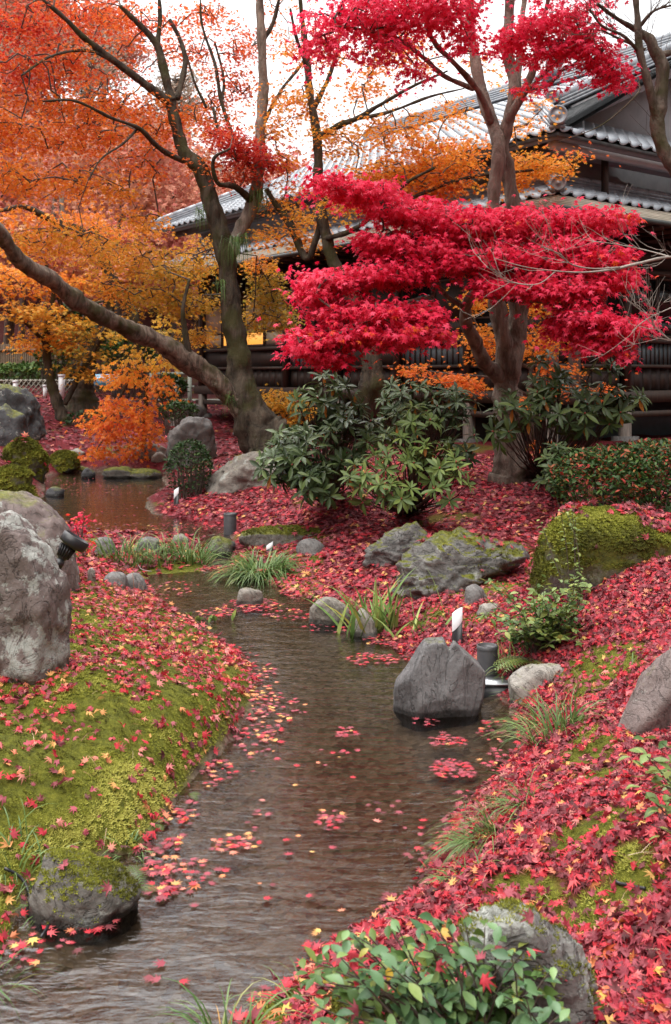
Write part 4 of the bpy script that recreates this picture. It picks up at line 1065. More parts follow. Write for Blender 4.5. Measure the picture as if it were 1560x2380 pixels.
twiggery('twigs', root, [bp_[i] for i in (0, 3, 4, 5)], 45, .7, M_TWIG, 5)
# pale bare branches reaching in from the right
D = 7.6
pale = [[(1800, 1120, D, 14), (1770, 960, D, 13), (1745, 800, D, 12), (1700, 680, D, 10), (1640, 612, D, 9), (1560, 598, D - .1, 7), (1480, 614, D - .2, 6.5), (1420, 628, D - .3, 5.5), (1350, 634, D - .4, 4), (1290, 630, D - .5, 3), (1220, 620, D - .6, 2.5), (1150, 600, D - .7, 1.8)],
        [(1440, 622, D - .3, 4.5), (1380, 625, D - .5, 4), (1330, 615, D - .6, 3.5), (1300, 590, D - .7, 3), (1260, 575, D - .8, 2)], [(1560, 598, D, 4), (1500, 582, D + .2, 3.5), (1440, 570, D + .3, 2.5), (1370, 560, D + .4, 1.5)], [(1290, 632, D - .5, 3), (1250, 660, D - .6, 2.5), (1190, 655, D - .7, 2), (1130, 620, D - .8, 1.5)],
        [(1620, 690, D, 3), (1550, 720, D - .1, 2.5), (1500, 745, D - .2, 2), (1470, 770, D - .3, 1.5)], [(1620, 800, D, 3), (1560, 790, D, 2.5), (1500, 740, D, 2)]]
pale = [[(u, v, d, r * .52) for u, v, d, r in p] for p in pale]
root, bp_ = tree('pale_bare_shrub', 'leafless shrub with pale grey twigs reaching in front of the crimson leaves', pale, M_TWIG_P, [], 0, None, None, cat='shrub', sides=8, seed=17, flare=.1)
twiggery('twigs', root, bp_[1:] + [bp_[0]], 55, .42, M_TWIG_P, 9, rr=.0026)

# trees on the left
D = GT(148, 978)[1]
t5 = [[(150, 985, D, 14), (140, 950, D, 12), (118, 890, D, 11), (108, 830, D, 10), (106, 780, D, 9), (118, 720, D, 6), (130, 650, D, 4)], [(108, 800, D, 6), (60, 750, D - .4, 4), (10, 720, D - .8, 3)], [(112, 760, D, 6), (170, 720, D - .2, 4), (240, 700, D - .6, 3)], [(150, 940, D, 7), (185, 870, D, 7), (215, 820, D, 6), (240, 770, D, 5), (260, 720, D, 3)]]
tree('small_left_maple', 'small maple with thin curved stems and yellow leaves near the far left rocks', t5, M_BARK_D,
     [(70, 720, 90, 35, D - .5, .8, 800, .68, .84), (150, 750, 100, 40, D - .2, .8, 900, .72, .88), (110, 790, 90, 35, D, .7, 700, .64, .78), (200, 800, 80, 50, D, .8, 600, .76, .95), (30, 650, 90, 50, D - .5, .8, 800, .58, .72), (150, 660, 100, 40, D, .8, 700, .56, .7), (60, 800, 50, 16, D, .5, 260, .62, .74), (180, 860, 60, 30, D, .6, 300, .7, .86)], .10, TF, M_AUT, sides=10, seed=21, disc=.30, dens=.7)
D = GT(336, 1064)[1]
t6 = [[(335, 1062, D, 5), (336, 980, D, 5), (340, 900, D, 5), (320, 830, D, 5), (310, 730, D, 12), (270, 665, D, 12), (232, 590, D, 11), (190, 540, D, 10), (120, 510, D - .3, 8), (55, 480, D - .6, 6), (0, 490, D - .9, 4)], [(190, 540, D, 6), (150, 530, D - .2, 5), (60, 545, D - .5, 4)], [(195, 540, D, 5), (225, 530, D, 4), (225, 570, D, 3)], [(322, 840, D, 4), (290, 900, D - .2, 3), (260, 960, D - .4, 2)], [(338, 930, D, 4), (360, 900, D - .1, 3), (380, 940, D - .2, 2)]]
tree('weeping_orange_maple', 'orange maple with weeping sprays hanging over the upper pond', t6, M_BARK_D,
     [(290, 870, 70, 45, D - .3, .6, 900, .56, .74), (340, 830, 70, 45, D - .2, .6, 700, .68, .86), (300, 940, 75, 55, D - .4, .6, 1500, .46, .60), (260, 1000, 65, 40, D - .5, .5, 1000, .42, .55), (340, 990, 50, 50, D - .4, .5, 800, .44, .58), (230, 1045, 45, 20, D - .6, .4, 350, .42, .54), (310, 1045, 45, 25, D - .5, .4, 350, .42, .54), (370, 900, 45, 35, D - .3, .4, 500, .5, .64), (220, 960, 30, 40, D - .5, .4, 300, .44, .58),
      (70, 500, 110, 40, D - .6, .8, 700, .52, .64), (190, 500, 100, 40, D - .2, .8, 600, .5, .62), (40, 560, 90, 40, D - .6, .7, 500, .56, .68), (250, 560, 90, 45, D, .7, 600, .56, .7), (300, 760, 60, 40, D, .5, 450, .74, .92), (370, 770, 60, 50, D, .5, 500, .76, .94), (410, 830, 50, 40, D, .5, 350, .74, .92)], .085, TF, M_AUT, sides=10, seed=23, disc=.24, droop=(.5, 1.25), flare=.1, dens=.38)
D = 22.5
t7 = [[(192, 935, D, 30), (198, 890, D, 22), (210, 830, D, 15), (235, 770, D, 12), (260, 690, D, 9), (270, 600, D, 6), (280, 500, D, 4)], [(212, 830, D, 8), (170, 760, D, 7), (130, 680, D, 5), (100, 600, D, 4)], [(225, 790, D, 7), (290, 730, D, 6), (340, 650, D, 4)]]
tree('broad_stump_maple', 'thick based pinkish maple standing behind the small yellow maple', t7, M_BARK_D,
     [(150, 640, 120, 55, D, 1.5, 700, .38, .5), (260, 630, 110, 60, D, 1.5, 700, .36, .5), (220, 540, 130, 60, D + 1, 1.5, 700, .3, .46), (100, 560, 110, 60, D, 1.5, 600, .34, .5), (340, 620, 90, 50, D, 1.2, 500, .4, .54)], .16, TF, leaf_mat('autumn_leaf_pinkish', [(0, (.48, .05, .05)), (.3, (.55, .12, .08)), (.45, (.58, .20, .10)), (.6, (.55, .30, .10)), (1, (.4, .28, .08))], trans=.4), sides=10, seed=25, disc=.5)

# ------------------------------------------------------------------ the wooded hillside, left
M_HILL = leaf_mat('hill_leaf', [(0, (.62, .17, .15)), (.25, (.64, .26, .19)), (.5, (.60, .33, .20)), (.7, (.50, .37, .28)), (.85, (.42, .35, .29)), (1, (.14, .22, .10))], trans=.3, rough=.7, spec=.1)
def hill_tree(lo, hi, n, leaf, hgt_, spread, seed, bare=False, conic=False):
    g = np.random.default_rng(seed)
    tr_ = MB(); pts = np.array([[0, 0, -.6], [.1, 0, hgt_ * .3], [-.1, .1, hgt_ * .6], [.05, 0, hgt_ * .93]]); tr_.tube(catmull(pts, 10), np.linspace(.22, .05, 10), 7)
    tm = tr_.mesh('trunk', M_TWIG, smooth=True)
    bm_ = MB()
    ends = []
    for k in range(26 if not bare else 60):
        z = hgt_ * g.uniform(.3, .92); a = g.uniform(0, 6.28); L = spread * (1.05 - .5 * z / hgt_) * g.uniform(.6, 1.1) * (1.6 * (1 - z / hgt_) + .15 if conic else 1)
        e = np.array([math.cos(a) * L, math.sin(a) * L, z + L * (.45 if not conic else .05)]); m_ = np.array([e[0] * .5, e[1] * .5, z + L * .1])
        bm_.tube(catmull([[0, 0, z], m_, e], 6), np.linspace(.06, .012, 6), 4, cap=False); ends.append(e)
    lm_ = bm_.mesh('limbs', M_TWIG)
    ends = np.array(ends)
    k = g.integers(0, len(ends), n)
    f = g.uniform(.45, 1.1, n)[:, None]
    pos = ends[k] * np.concatenate([f, f, .8 + .2 * f], 1) + g.normal(0, spread * .16, (n, 3)) * np.array([1, 1, .6])
    rot = rots(g.uniform(0, 6.28, n), g.uniform(0, 1, n), g.normal(0, .6, n))
    tint = np.clip(g.uniform(lo, hi, len(ends))[k] + g.normal(0, .05, n), 0, 1)
    V, T, C = scatter(TF, pos, rot, leaf * g.uniform(.6, 1.3, n), tint)
    cm = mk_mesh('crown', V, T, M_HILL, tint=C)
    return tm, lm_, cm
kinds = {'pink': (hill_tree(.08, .4, 8000, .21, 7.5, 3.0, 1), 'rosy pink autumn tree on the far hillside'), 'rust': (hill_tree(.35, .6, 7500, .21, 7.0, 3.0, 2), 'rust orange autumn tree on the far hillside'),
         'grey': (hill_tree(.6, .85, 2600, .19, 7.5, 2.8, 3, bare=True), 'nearly bare brown tree on the far hillside'), 'green': (hill_tree(.95, 1, 8000, .22, 10, 2.6, 4, conic=True), 'tall dark green conifer on the far hillside')}
g = np.random.default_rng(12)
spots = []
for yy in np.arange(31, 72, 4.6):
    for xx in np.arange(-.36 * yy - 3, 1.5 - (yy - 31) * .08, 4.0):
        spots.append((xx + g.uniform(-1.3, 1.3), yy + g.uniform(-1.5, 1.5)))
for x, y in spots:
    kd = g.choice(['pink', 'rust', 'grey'], p=[.52, .2, .28])
    if 44 < y < 60 and -13.2 < x < -9.8 and g.random() < .8: kd = 'green'
    if y > 60 and -12 < x < -7: kd = 'grey'
    (tm, lm_, cm), lab = kinds[kd]
    z = h1(x, y)
    o = empty('hillside_tree', (x, y, z), lab, 'tree', 'trees on the far hillside'); o.rotation_euler = (0, 0, g.uniform(0, 6.28)); s = g.uniform(.7, 1.1); o.scale = (s, s, s * g.uniform(.9, 1.1))
    for nm, me in (('trunk', tm), ('limb', lm_), ('crown', cm)): c = add(nm, me, o); 

# out-of-view belt of trees round the garden, added to keep low horizon light out
g = np.random.default_rng(77)
q = []
while len(q) < 320:
    a = g.uniform(0, 6.283); r_ = g.uniform(14, 21); x, y = math.cos(a) * r_, math.sin(a) * r_ + 5
    if y > 0 and abs(x) < .5 * y + 5: continue
    if y < 0 and abs(x) < 2: pass
    q.append((x, y))
q = np.array(q); zc = hgt(q[:, 0], q[:, 1]) + g.uniform(.5, 10.5, len(q)); m = 26
pos = np.repeat(np.stack([q[:, 0], q[:, 1], zc], -1), m, 0) + g.normal(0, 1.0, (len(q) * m, 3)) * np.array([1, 1, .7]); n = len(pos)
V, T, C = scatter(TF, pos, rots(g.uniform(0, 6.28, n), g.uniform(0, 1, n), g.normal(0, .6, n)), g.uniform(.5, 1.0, n), np.clip(np.repeat(g.choice([.2, .45, .6, 1.0, 1.0], len(q)), m) + g.normal(0, .05, n), 0, 1))
build('added_shade_woods', V, T, M_HILL, tint=C, kind='stuff', label='unseen belt of mixed autumn trees added round the garden to screen horizon light')
# ------------------------------------------------------------------ rocks
import bmesh
_ico = {}
def ico(sub):
    if sub not in _ico:
        b = bmesh.new(); bmesh.ops.create_icosphere(b, subdivisions=sub, radius=1); b.verts.ensure_lookup_table()
        _ico[sub] = (np.array([v.co[:] for v in b.verts]), np.array([[v.index for v in f.verts] for f in b.faces])); b.free()
    return _ico[sub]
ROCK = {}
M_ST_LICH2 = stone('stone_grey_lichen', (.075, .072, .07), (.23, .22, .21), .5, .58, .12)
M_ST_LMOSS = stone('stone_some_moss', (.06, .055, .05), (.21, .195, .18), .4, .3, .22)
def hull2(p):
    p = sorted(map(tuple, p))
    def half(ps):
        h = []
        for q in ps:
            while len(h) > 1 and (h[-1][0] - h[-2][0]) * (q[1] - h[-2][1]) - (h[-1][1] - h[-2][1]) * (q[0] - h[-2][0]) <= 0: h.pop()
            h.append(q)
        return h
    a, b = half(p), half(p[::-1]); return np.array(a[:-1] + b[:-1])
def rock(name, label, outline, m, thick=.8, sub=4, k=18, seed=1, amp=.05, group=None, base=None, lean=0., fine=.35, fwd=.36, notch=None, strata=0.):
    g = np.random.default_rng(seed)
    ol = np.array(outline, float)
    ib = ol[:, 1].argmax(); vb = ol[ib, 1]; ub = ol[np.argsort(-ol[:, 1])[:2], 0].mean()
    gp_ = GT(ub, vb) if base is None else np.array(base, float)
    yf = gp_[1]; W = px(np.ptp(ol[:, 0]), yf); T = thick * W; yc = yf + T * fwd
    hh_ = np.ptp(ol[:, 1]); ol = ol.copy(); lowp = ol[:, 1] > vb - .28 * hh_; ol[lowp, 1] += .30 * hh_
    w_ = np.array([P(u, v, yc) for u, v in ol])[:, [0, 2]]
    h = hull2(w_); c2 = (h.min(0) + h.max(0)) / 2
    half = np.array([np.ptp(h[:, 0]) / 2, T / 2, np.ptp(h[:, 1]) / 2]); c = np.array([c2[0], yc, c2[1]])
    N, Dd = [], []
    for a, b in zip(h, np.roll(h, -1, 0)):
        e = b - a; n = np.array([e[1], -e[0]]); L = np.linalg.norm(n)
        if L < 1e-6: continue
        n /= L; d = n @ (a - c2)
        for t in (g.uniform(.15, .5), -g.uniform(.15, .5)):
            nn = np.array([n[0], t, n[1]]); s = np.linalg.norm(nn); N.append(nn / s); Dd.append(d / s * 1.02)
    for sgn in (-1, 1):
        nn = np.array([g.uniform(-.2, .2), sgn, g.uniform(-.05, .35)]); nn /= np.linalg.norm(nn); N.append(nn); Dd.append(np.sqrt(((nn * half) ** 2).sum()) * .95)
    for _ in range(9):
        nn = g.normal(size=3) * np.array([.7, 2.0, .7]); nn[2] += .12; nn /= np.linalg.norm(nn); N.append(nn); Dd.append(np.sqrt(((nn * half) ** 2).sum()) * g.uniform(.84, 1.02))
    N = np.array(N); Dd = np.array(Dd)
    ok = Dd > 1e-4; N, Dd = N[ok], Dd[ok]
    v, f = ico(sub)
    d = v * half; d /= np.linalg.norm(d, axis=1)[:, None]
    s = ((np.maximum(d @ N.T, 0) / Dd) ** k).sum(1) ** (-1 / k)
    sz = float(half.max() * 2)
    p = d * s[:, None] * (len(Dd) / 6) ** (0.25 / k)
    q = p / sz
    p = p + d * (sz * amp * (pn(q, 2.3, seed, 4) - .6 * np.abs(pn(q, 3.7, seed + 9, 3))) + sz * amp * fine * pn(q, 14, seed + 4, 3))[:, None]
    if strata:
        ph_ = (q @ np.array([.25, .2, .95])) * 11 + 1.2 * pn(q, 2.5, seed + 2, 3); p = p * (1 + strata * (np.mod(ph_, 1) - .5 + .35 * pn(q, 9, seed + 7, 3)))[:, None]
    p = p + c
    if notch:
        q_ = P(notch[0], notch[1], yc); e_ = np.abs(p[:, 0] - q_[0]) / (sz * .05); p[:, 2] -= sz * notch[2] * np.clip(1 - e_, 0, 1) * smooth01(q_[2] - sz * .25, q_[2], p[:, 2])
    loc = np.array([c[0], c[1], max(gp_[2], p[:, 2].min())])
    o = thing(name, p, f, m, loc, smooth=True, label=label, cat='rock', group=group)
    # sharper edges where facets meet
    tri = p[f]; nf = np.cross(tri[:, 1] - tri[:, 0], tri[:, 2] - tri[:, 0]); ar = np.linalg.norm(nf, axis=1); nf /= ar[:, None] + 1e-12
    ROCK[label] = (tri.mean(1), nf, ar / 2, o)
    return o
# left bank
rock('lichen_boulder', 'big pale lichen covered boulder standing on the left moss bank', [(-70, 1172), (15, 1172), (75, 1228), (140, 1330), (160, 1400), (156, 1545), (135, 1575), (-70, 1570)], M_ST_LICH, .85, 6, 40, 11, .035)
rock('mauve_boulder', 'mauve brown boulder behind the pale lichen boulder', [(-80, 1130), (20, 1138), (80, 1160), (130, 1190), (160, 1220), (190, 1300), (185, 1345), (-60, 1350)], M_ST_MAUVE, .8, 5, 16, 12, .04, base=(-2.3, 6.9, .42))
rock('upright_stone', 'small pale upright stone below the black spotlight', [(200, 1352), (204, 1325), (212, 1315), (222, 1328), (224, 1350)], M_ST_PALE, .8, 3, 10, 13)
rock('round_stone', 'rounded dark stone, left of the touching pair at the water edge', [(238, 1362), (240, 1340), (258, 1327), (290, 1328), (300, 1345), (300, 1366)], M_ST_GREY, .9, 4, 9, 14, .03)
rock('round_stone', 'rounded dark stone, right of the touching pair at the water edge', [(282, 1372), (284, 1345), (300, 1330), (322, 1330), (340, 1355), (345, 1376)], M_ST_GREY, .9, 4, 9, 15, .03)
rock('shore_stone', 'grey stone by the red maple seedling on the pond shore', [(212, 1292), (220, 1255), (240, 1243), (262, 1248), (275, 1285)], M_ST_GREY, .8, 4, 10, 16)
rock('shore_stone', 'grey stone between two grass tufts on the pond shore', [(310, 1285), (320, 1255), (345, 1246), (372, 1255), (380, 1280)], M_ST_GREY, .8, 4, 10, 17)
rock('shore_stone', 'pale stone behind the taller shore grass', [(395, 1262), (403, 1245), (425, 1240), (440, 1252), (442, 1266)], M_ST_TAN, .8, 3, 10, 18)
rock('shore_stone', 'brown stone right of the shore grass beside the short cylinder', [(478, 1290), (482, 1262), (500, 1245), (530, 1248), (545, 1268), (540, 1284)], M_ST_MIX, .8, 4, 10, 19)
rock('shore_stone', 'small dark stone below the cylinder at the end of the long slab', [(510, 1280), (514, 1258), (530, 1250), (548, 1262), (548, 1276)], M_ST_DARK, .8, 3, 10, 20)
rock('slab_stone', 'long low stone slab with moss ends under the dark cylinder', [(540, 1255), (560, 1235), (630, 1222), (700, 1222), (760, 1232), (776, 1246), (700, 1256), (600, 1266)], M_ST_MIX, .35, 5, 16, 21, .025)
rock('striped_stone', 'oval grey striped stone right of the white marker light', [(682, 1278), (692, 1258), (715, 1250), (742, 1256), (760, 1276), (745, 1292), (700, 1292)], M_ST_GREY, .7, 4, 9, 22, .03)
# in the stream
rock('stream_stone', 'small blocky stone standing among floating leaves midstream', [(547, 1398), (552, 1372), (568, 1364), (600, 1368), (612, 1380), (612, 1408), (575, 1408)], M_ST_TAN, .7, 4, 12, 23, .04)
rock('bank_stone', 'grey tan rounded stone at the right water edge', [(717, 1440), (722, 1405), (748, 1385), (785, 1386), (810, 1402), (815, 1440), (790, 1452), (735, 1452)], M_ST_TAN, .7, 5, 11, 24, .035)
rock('pointed_stone', 'small pale pointed stone beside the iris clump', [(820, 1472), (826, 1430), (836, 1412), (846, 1413), (872, 1445), (880, 1474), (850, 1482)], M_ST_PALE, .8, 4, 12, 25, .04)
rock('heart_rock', 'big grey heart shaped rock standing in the stream', [(912, 1640), (920, 1580), (985, 1484), (1066, 1480), (1126, 1516), (1130, 1585), (1100, 1664), (930, 1666)], M_ST_HEART, .5, 6, 60, 26, .018, fine=.15, notch=(1042, 1480, .10))
rock('flat_rock', 'low pale grey rock behind the grass tuft near the steel plate', [(1178, 1580), (1200, 1560), (1240, 1542), (1290, 1540), (1328, 1562), (1310, 1610), (1230, 1640), (1185, 1630)], M_ST_PALE, .55, 5, 15, 27, .04)
rock('slanted_rock', 'smooth brown grey rock slanting out of the right edge', [(1402, 1695), (1470, 1612), (1560, 1510), (1650, 1450), (1690, 1600), (1670, 1695), (1480, 1705)], M_ST_MAUVE, .5, 5, 30, 28, .025, fwd=.0)
rock('mossy_boulder', 'broad mossy boulder topped with fallen leaves under the clipped hedge', [(1240, 1330), (1238, 1240), (1268, 1192), (1350, 1172), (1450, 1176), (1560, 1200), (1720, 1230), (1720, 1300), (1500, 1320), (1350, 1366), (1280, 1372)], stone('stone_mossy_top', (.06, .058, .055), (.2, .19, .18), .35, .3, .98), .55, 5, 16, 29, .035, fwd=.12)
rock('outcrop_rock', 'jagged layered outcrop, the larger one nearer the mossy boulder', [(905, 1372), (940, 1310), (1010, 1250), (1060, 1240), (1130, 1250), (1200, 1275), (1232, 1290), (1180, 1325), (1060, 1372), (980, 1385)], M_ST_OUT, .5, 6, 40, 30, .06, fwd=-.02, strata=.10)
rock('outcrop_rock', 'jagged dark outcrop, the smaller one left of the larger outcrop', [(845, 1310), (850, 1275), (900, 1240), (960, 1215), (1000, 1220), (1015, 1240), (960, 1275), (880, 1315)], M_ST_OUT, .5, 5, 40, 31, .06, fwd=.0, strata=.10)
rock('bank_stone', 'small grey stone at the mossy step above the green bush', [(1078, 1400), (1082, 1365), (1100, 1352), (1124, 1368), (1136, 1395), (1110, 1412)], M_ST_GREY, .8, 4, 14, 32, .04)
rock('bank_stone', 'pale flat stone below the mossy step', [(1105, 1425), (1115, 1405), (1150, 1400), (1170, 1412), (1150, 1432)], M_ST_PALE, .7, 3, 14, 33)
rock('mossy_stream_rock', 'dark rock with yellow moss in the lower left water', [(55, 2105), (85, 2045), (128, 1990), (170, 1973), (240, 1995), (292, 2022), (325, 2060), (328, 2105), (280, 2140), (200, 2152), (100, 2138)], M_ST_LMOSS, .65, 5, 22, 34, .06, base=G(190, 2145, 0))
rock('lichen_rock', 'grey lichen rock ridge behind the leafy bush at the bottom', [(1085, 2180), (1112, 2118), (1150, 2092), (1212, 2098), (1290, 2152), (1370, 2245), (1450, 2340), (1480, 2430), (1100, 2430)], M_ST_LICH2, .42, 6, 34, 35, .06, base=(.62, 2.12, .2), fwd=.2, strata=.05)
rock('mossy_hump', 'small mossy hump stone under the leafy bush leaves', [(755, 2380), (780, 2300), (830, 2275), (880, 2300), (905, 2380)], M_ST_MOSS, .8, 4, 10, 36, .04)
# far left
far = [('dark_rock', 'tall dark grey rock at the far left edge of the garden', [(-60, 1000), (-40, 910), (20, 890), (70, 900), (100, 940), (108, 1010), (60, 1030)], M_ST_DARK, .8, 5, 20),
       ('dark_rock', 'dark moss streaked rock in front of the tall dark rock', [(-50, 1040), (-40, 960), (10, 935), (60, 965), (70, 1025)], M_ST_DARK, .8, 4, 18),
       ('mossy_rock', 'green mossy rock, the larger of the pair at left pond edge', [(0, 1090), (10, 1040), (45, 1015), (90, 1030), (116, 1070), (105, 1102), (40, 1105)], M_ST_MOSS, .8, 5, 10),
       ('mossy_rock', 'green mossy rock, the smaller one in front at left pond edge', [(-20, 1150), (-10, 1100), (30, 1080), (70, 1100), (84, 1145), (40, 1160)], M_ST_MOSS, .8, 4, 10),
       ('mossy_rock', 'flat dark mossy rock right of the green pair', [(112, 1084), (118, 1056), (150, 1046), (180, 1056), (184, 1080), (150, 1090)], M_ST_MOSS, .8, 4, 10),
       ('round_boulder', 'big round grey boulder below the raised timber veranda', [(384, 1050), (390, 1005), (415, 975), (450, 968), (485, 980), (502, 1010), (504, 1060), (470, 1085), (400, 1080)], M_ST_GREY, .85, 5, 9),
       ('pond_stone', 'long mossy stone with pale end across the pond outlet', [(238, 1108), (245, 1090), (290, 1082), (340, 1086), (372, 1094), (372, 1106), (300, 1112)], M_ST_MIX, .35, 4, 12),
       ('pond_stone', 'small dark stone in the white ripple of the pond', [(186, 1110), (192, 1092), (206, 1085), (222, 1096), (222, 1112)], M_ST_DARK, .8, 3, 12),
       ('pond_stone', 'low mossy stone left of the white ripple', [(150, 1098), (155, 1086), (185, 1080), (220, 1086), (222, 1098)], M_ST_MOSS, .6, 3, 10),
       ('pond_stone', 'half sunken dark stone near the mossy pair', [(104, 1152), (110, 1136), (130, 1128), (150, 1138), (150, 1154)], M_ST_DARK, .8, 3, 12),
       ('back_stone', 'brown grey stone slab behind the weeping maple', [(300, 1065), (310, 1045), (350, 1030), (385, 1040), (390, 1068)], M_ST_TAN, .6, 4, 14),
       ('back_stone', 'small pale stone at the foot of the round boulder', [(350, 1072), (355, 1056), (372, 1050), (388, 1060), (388, 1076)], M_ST_PALE, .8, 3, 12),
       ('back_stone', 'pale stone on the red slope left of the weeping maple', [(150, 1062), (155, 1048), (180, 1042), (196, 1050), (198, 1064)], M_ST_PALE, .8, 3, 12),
       ('back_stone', 'grey stone behind the round boulder under the veranda', [(420, 965), (425, 945), (450, 936), (478, 948), (480, 968)], M_ST_GREY, .8, 3, 12),
       ('back_stone', 'reddish stone left of the round boulder', [(380, 990), (384, 975), (400, 968), (416, 976), (416, 992)], M_ST_MAUVE, .8, 3, 12),
       ('gravel_slope', 'pale rough stone slope under the leaning trunk', [(475, 1130), (500, 1095), (550, 1062), (610, 1052), (660, 1070), (680, 1100), (620, 1140)], M_ST_TAN, .7, 5, 8)]
for i, (nm, lab, ol, m, th, sub, k) in enumerate(far):
    rock(nm, lab, ol, m, th, sub, k * 1.6, 60 + i, .075)

# ------------------------------------------------------------------ moss tufts
def tuft():
    v, t = [], []
    for a in (0, 1.57, 3.14, 4.71):
        c, s = math.cos(a), math.sin(a); k = len(v)
        v += [(-s * .22, c * .22, 0), (s * .22, -c * .22, 0), (c * .75, s * .75, .75)]; t.append((k, k + 1, k + 2))
    return np.array(v), np.array(t)
TUFT = [tuft()]
def normals(x, y, e=.04):
    dx = (hgt(x + e, y) - hgt(x - e, y)) / (2 * e); dy = (hgt(x, y + e) - hgt(x, y - e)) / (2 * e)
    n = np.stack([-dx, -dy, np.ones_like(dx)], -1); return n / np.linalg.norm(n, axis=1)[:, None]
def in_view(x, y, z, m=30):
    u = CX + F * x / y; v = HOR - F * (z - HC) / y
    return (y > .8) & (u > -m) & (u < 671 + m) & (v < 1024 + m)
def moss(n, x0, x1, y0, y1, size, name, label):
    x = rng.uniform(x0, x1, n); y = y0 + (y1 - y0) * rng.random(n) ** 1.4
    p = np.stack([x, y, 0 * x], -1)
    ok = (moss_map(p) > rng.random(n)) & (sdist(x, y) > .01)
    x, y = x[ok], y[ok]; z = hgt(x, y); ok = in_view(x, y, z) & (z > .005); x, y, z = x[ok], y[ok], z[ok]
    nn = normals(x, y); q = np.stack([x, y, 0 * x], -1)
    cl = .36 + .55 * pn(q, 6, 31, 3) + .75 * pn(q, 1.6, 32, 3) + .45 * smooth01(.34, .05, sdist(x, y)) * smooth01(4.9, 4.2, y)
    sc = size * (.6 + .8 * np.clip(cl, 0, 1)) * rng.uniform(.7, 1.3, len(x))
    V, T, C = scatter(TUFT, np.stack([x, y, z - .003], -1), rots_n(nn, rng.uniform(0, 6.28, len(x)), rng.normal(0, .2, len(x)), rng.normal(0, .2, len(x))), sc, np.clip(cl * .75 + .12 + rng.normal(0, .12, len(x)), 0, 1))
    # brightest, driest moss by the water edge
    return build(name, V, T, M_MOSS, tint=C, kind='stuff', label=label)
moss(210000, -2.8, .1, 2.4, 7.6, .0095, 'moss', 'thick green moss carpet covering the left bank')
moss(150000, -.1, 3, 1.7, 7.5, .0095, 'moss', 'patches of yellow green moss between leaves on the right bank')
def rock_moss(label, n, size, thr=.35, seed=1):
    c, nf, ar, o = ROCK[label]
    wgt = ar * np.clip(nf[:, 2] + .35 * pn(c, 3.5, seed, 3) - thr, 0, .4); wgt /= wgt.sum()
    i = rng.choice(len(c), n, p=wgt)
    pos = c[i] + rng.normal(0, np.sqrt(ar[i]).mean() * .5, (n, 3)) * np.array([1, 1, .1]) - nf[i] * .004
    tn = np.clip(.45 + .4 * pn(c[i], 3, 40, 3) + rng.normal(0, .12, n), 0, 1)
    V, T, C = scatter(TUFT, pos, rots_n(nf[i], rng.uniform(0, 6.28, n), rng.normal(0, .2, n), rng.normal(0, .2, n)), size * rng.uniform(.6, 1.3, n), tn)
    build('moss', V, T, M_MOSS, o, tint=C, kind='stuff')
rock_moss('broad mossy boulder topped with fallen leaves under the clipped hedge', 30000, .016, -.05, 2)
rock_moss('dark rock with yellow moss in the lower left water', 3200, .011, .55, 3)
rock_moss('green mossy rock, the larger of the pair at left pond edge', 3500, .04, .0, 4)
rock_moss('green mossy rock, the smaller one in front at left pond edge', 3000, .035, .0, 5)
rock_moss('small mossy hump stone under the leafy bush leaves', 1800, .012, .0, 6)
rock_moss('flat dark mossy rock right of the green pair', 1500, .04, .0, 7)
rock_moss('grey lichen rock ridge behind the leafy bush at the bottom', 1100, .011, .7, 8)
rock_moss('jagged layered outcrop, the larger one nearer the mossy boulder', 1800, .014, .72, 9)
rock_moss('long low stone slab with moss ends under the dark cylinder', 1200, .02, .6, 9)

# ------------------------------------------------------------------ grasses, irises, ferns
def clump_arrays(c, n, L, spread, wd, seed, lean=(0, 0), rad=.08, seg=5, stiff=.6, grow=.3):
    g = np.random.default_rng(seed); V, T, C = [], [], []; k = 0
    for _ in range(n):
        a = g.uniform(0, 6.28); r = rad * math.sqrt(g.random()); b = np.array(c) + np.array([math.cos(a) * r, math.sin(a) * r * .8, 0])
        b[2] = max(h1(b[0], b[1]), -.02) - .01
        l = L * g.uniform(.55, 1.15); o = a + g.normal(0, .6); s = spread * g.uniform(.3, 1.2)
        hd = np.array([math.cos(o) * s + lean[0], math.sin(o) * s + lean[1], 1.0]); hd /= np.linalg.norm(hd)
        p = b.copy(); pts = [p.copy()]
        for i in range(seg):
            hd = hd + np.array([hd[0] * grow, hd[1] * grow, -(1 - stiff) * (.25 + i * .18) * 1.2]); hd /= np.linalg.norm(hd); p = p + hd * l / seg; pts.append(p.copy())
        sd = np.array([-math.sin(o + g.normal(0, .6)), math.cos(o), 0]); w_ = wd * g.uniform(.7, 1.2); t = np.clip(g.beta(2, 2.2), 0, 1)
        for i, q in enumerate(pts):
            hw_ = w_ * (1 - (i / seg) ** 1.8) * .5 + .0004; V += [q - sd * hw_, q + sd * hw_]
            if i: T += [(k + 2 * i - 2, k + 2 * i - 1, k + 2 * i + 1), (k + 2 * i - 2, k + 2 * i + 1, k + 2 * i)]; C += [t, t]
        k += 2 * (seg + 1)
    return np.array(V), np.array(T), np.array(C)
def grass(label, uv, n, L, spread=.5, wd=.006, seed=1, name='grass_tuft', cat='grass tuft', m=None, base=None, **kw):
    c = GT(*uv) if base is None else np.array(base, float)
    V, T, C = clump_arrays(c, n, L, spread, wd, seed, **kw)
    return thing(name, V, T, m or M_GRASS, c, tint=C, label=label, cat=cat)
grass('bushy dark grass tuft on the pond shore, right of its neighbour', (440, 1305), 170, .38, .45, .010, 1, rad=.22)
grass('dark grass tuft on the pond shore near the red seedling', (290, 1308), 120, .36, .4, .010, 2, rad=.22)
grass('thin grass between the two shore tufts', (365, 1308), 60, .3, .4, .009, 3, rad=.16)
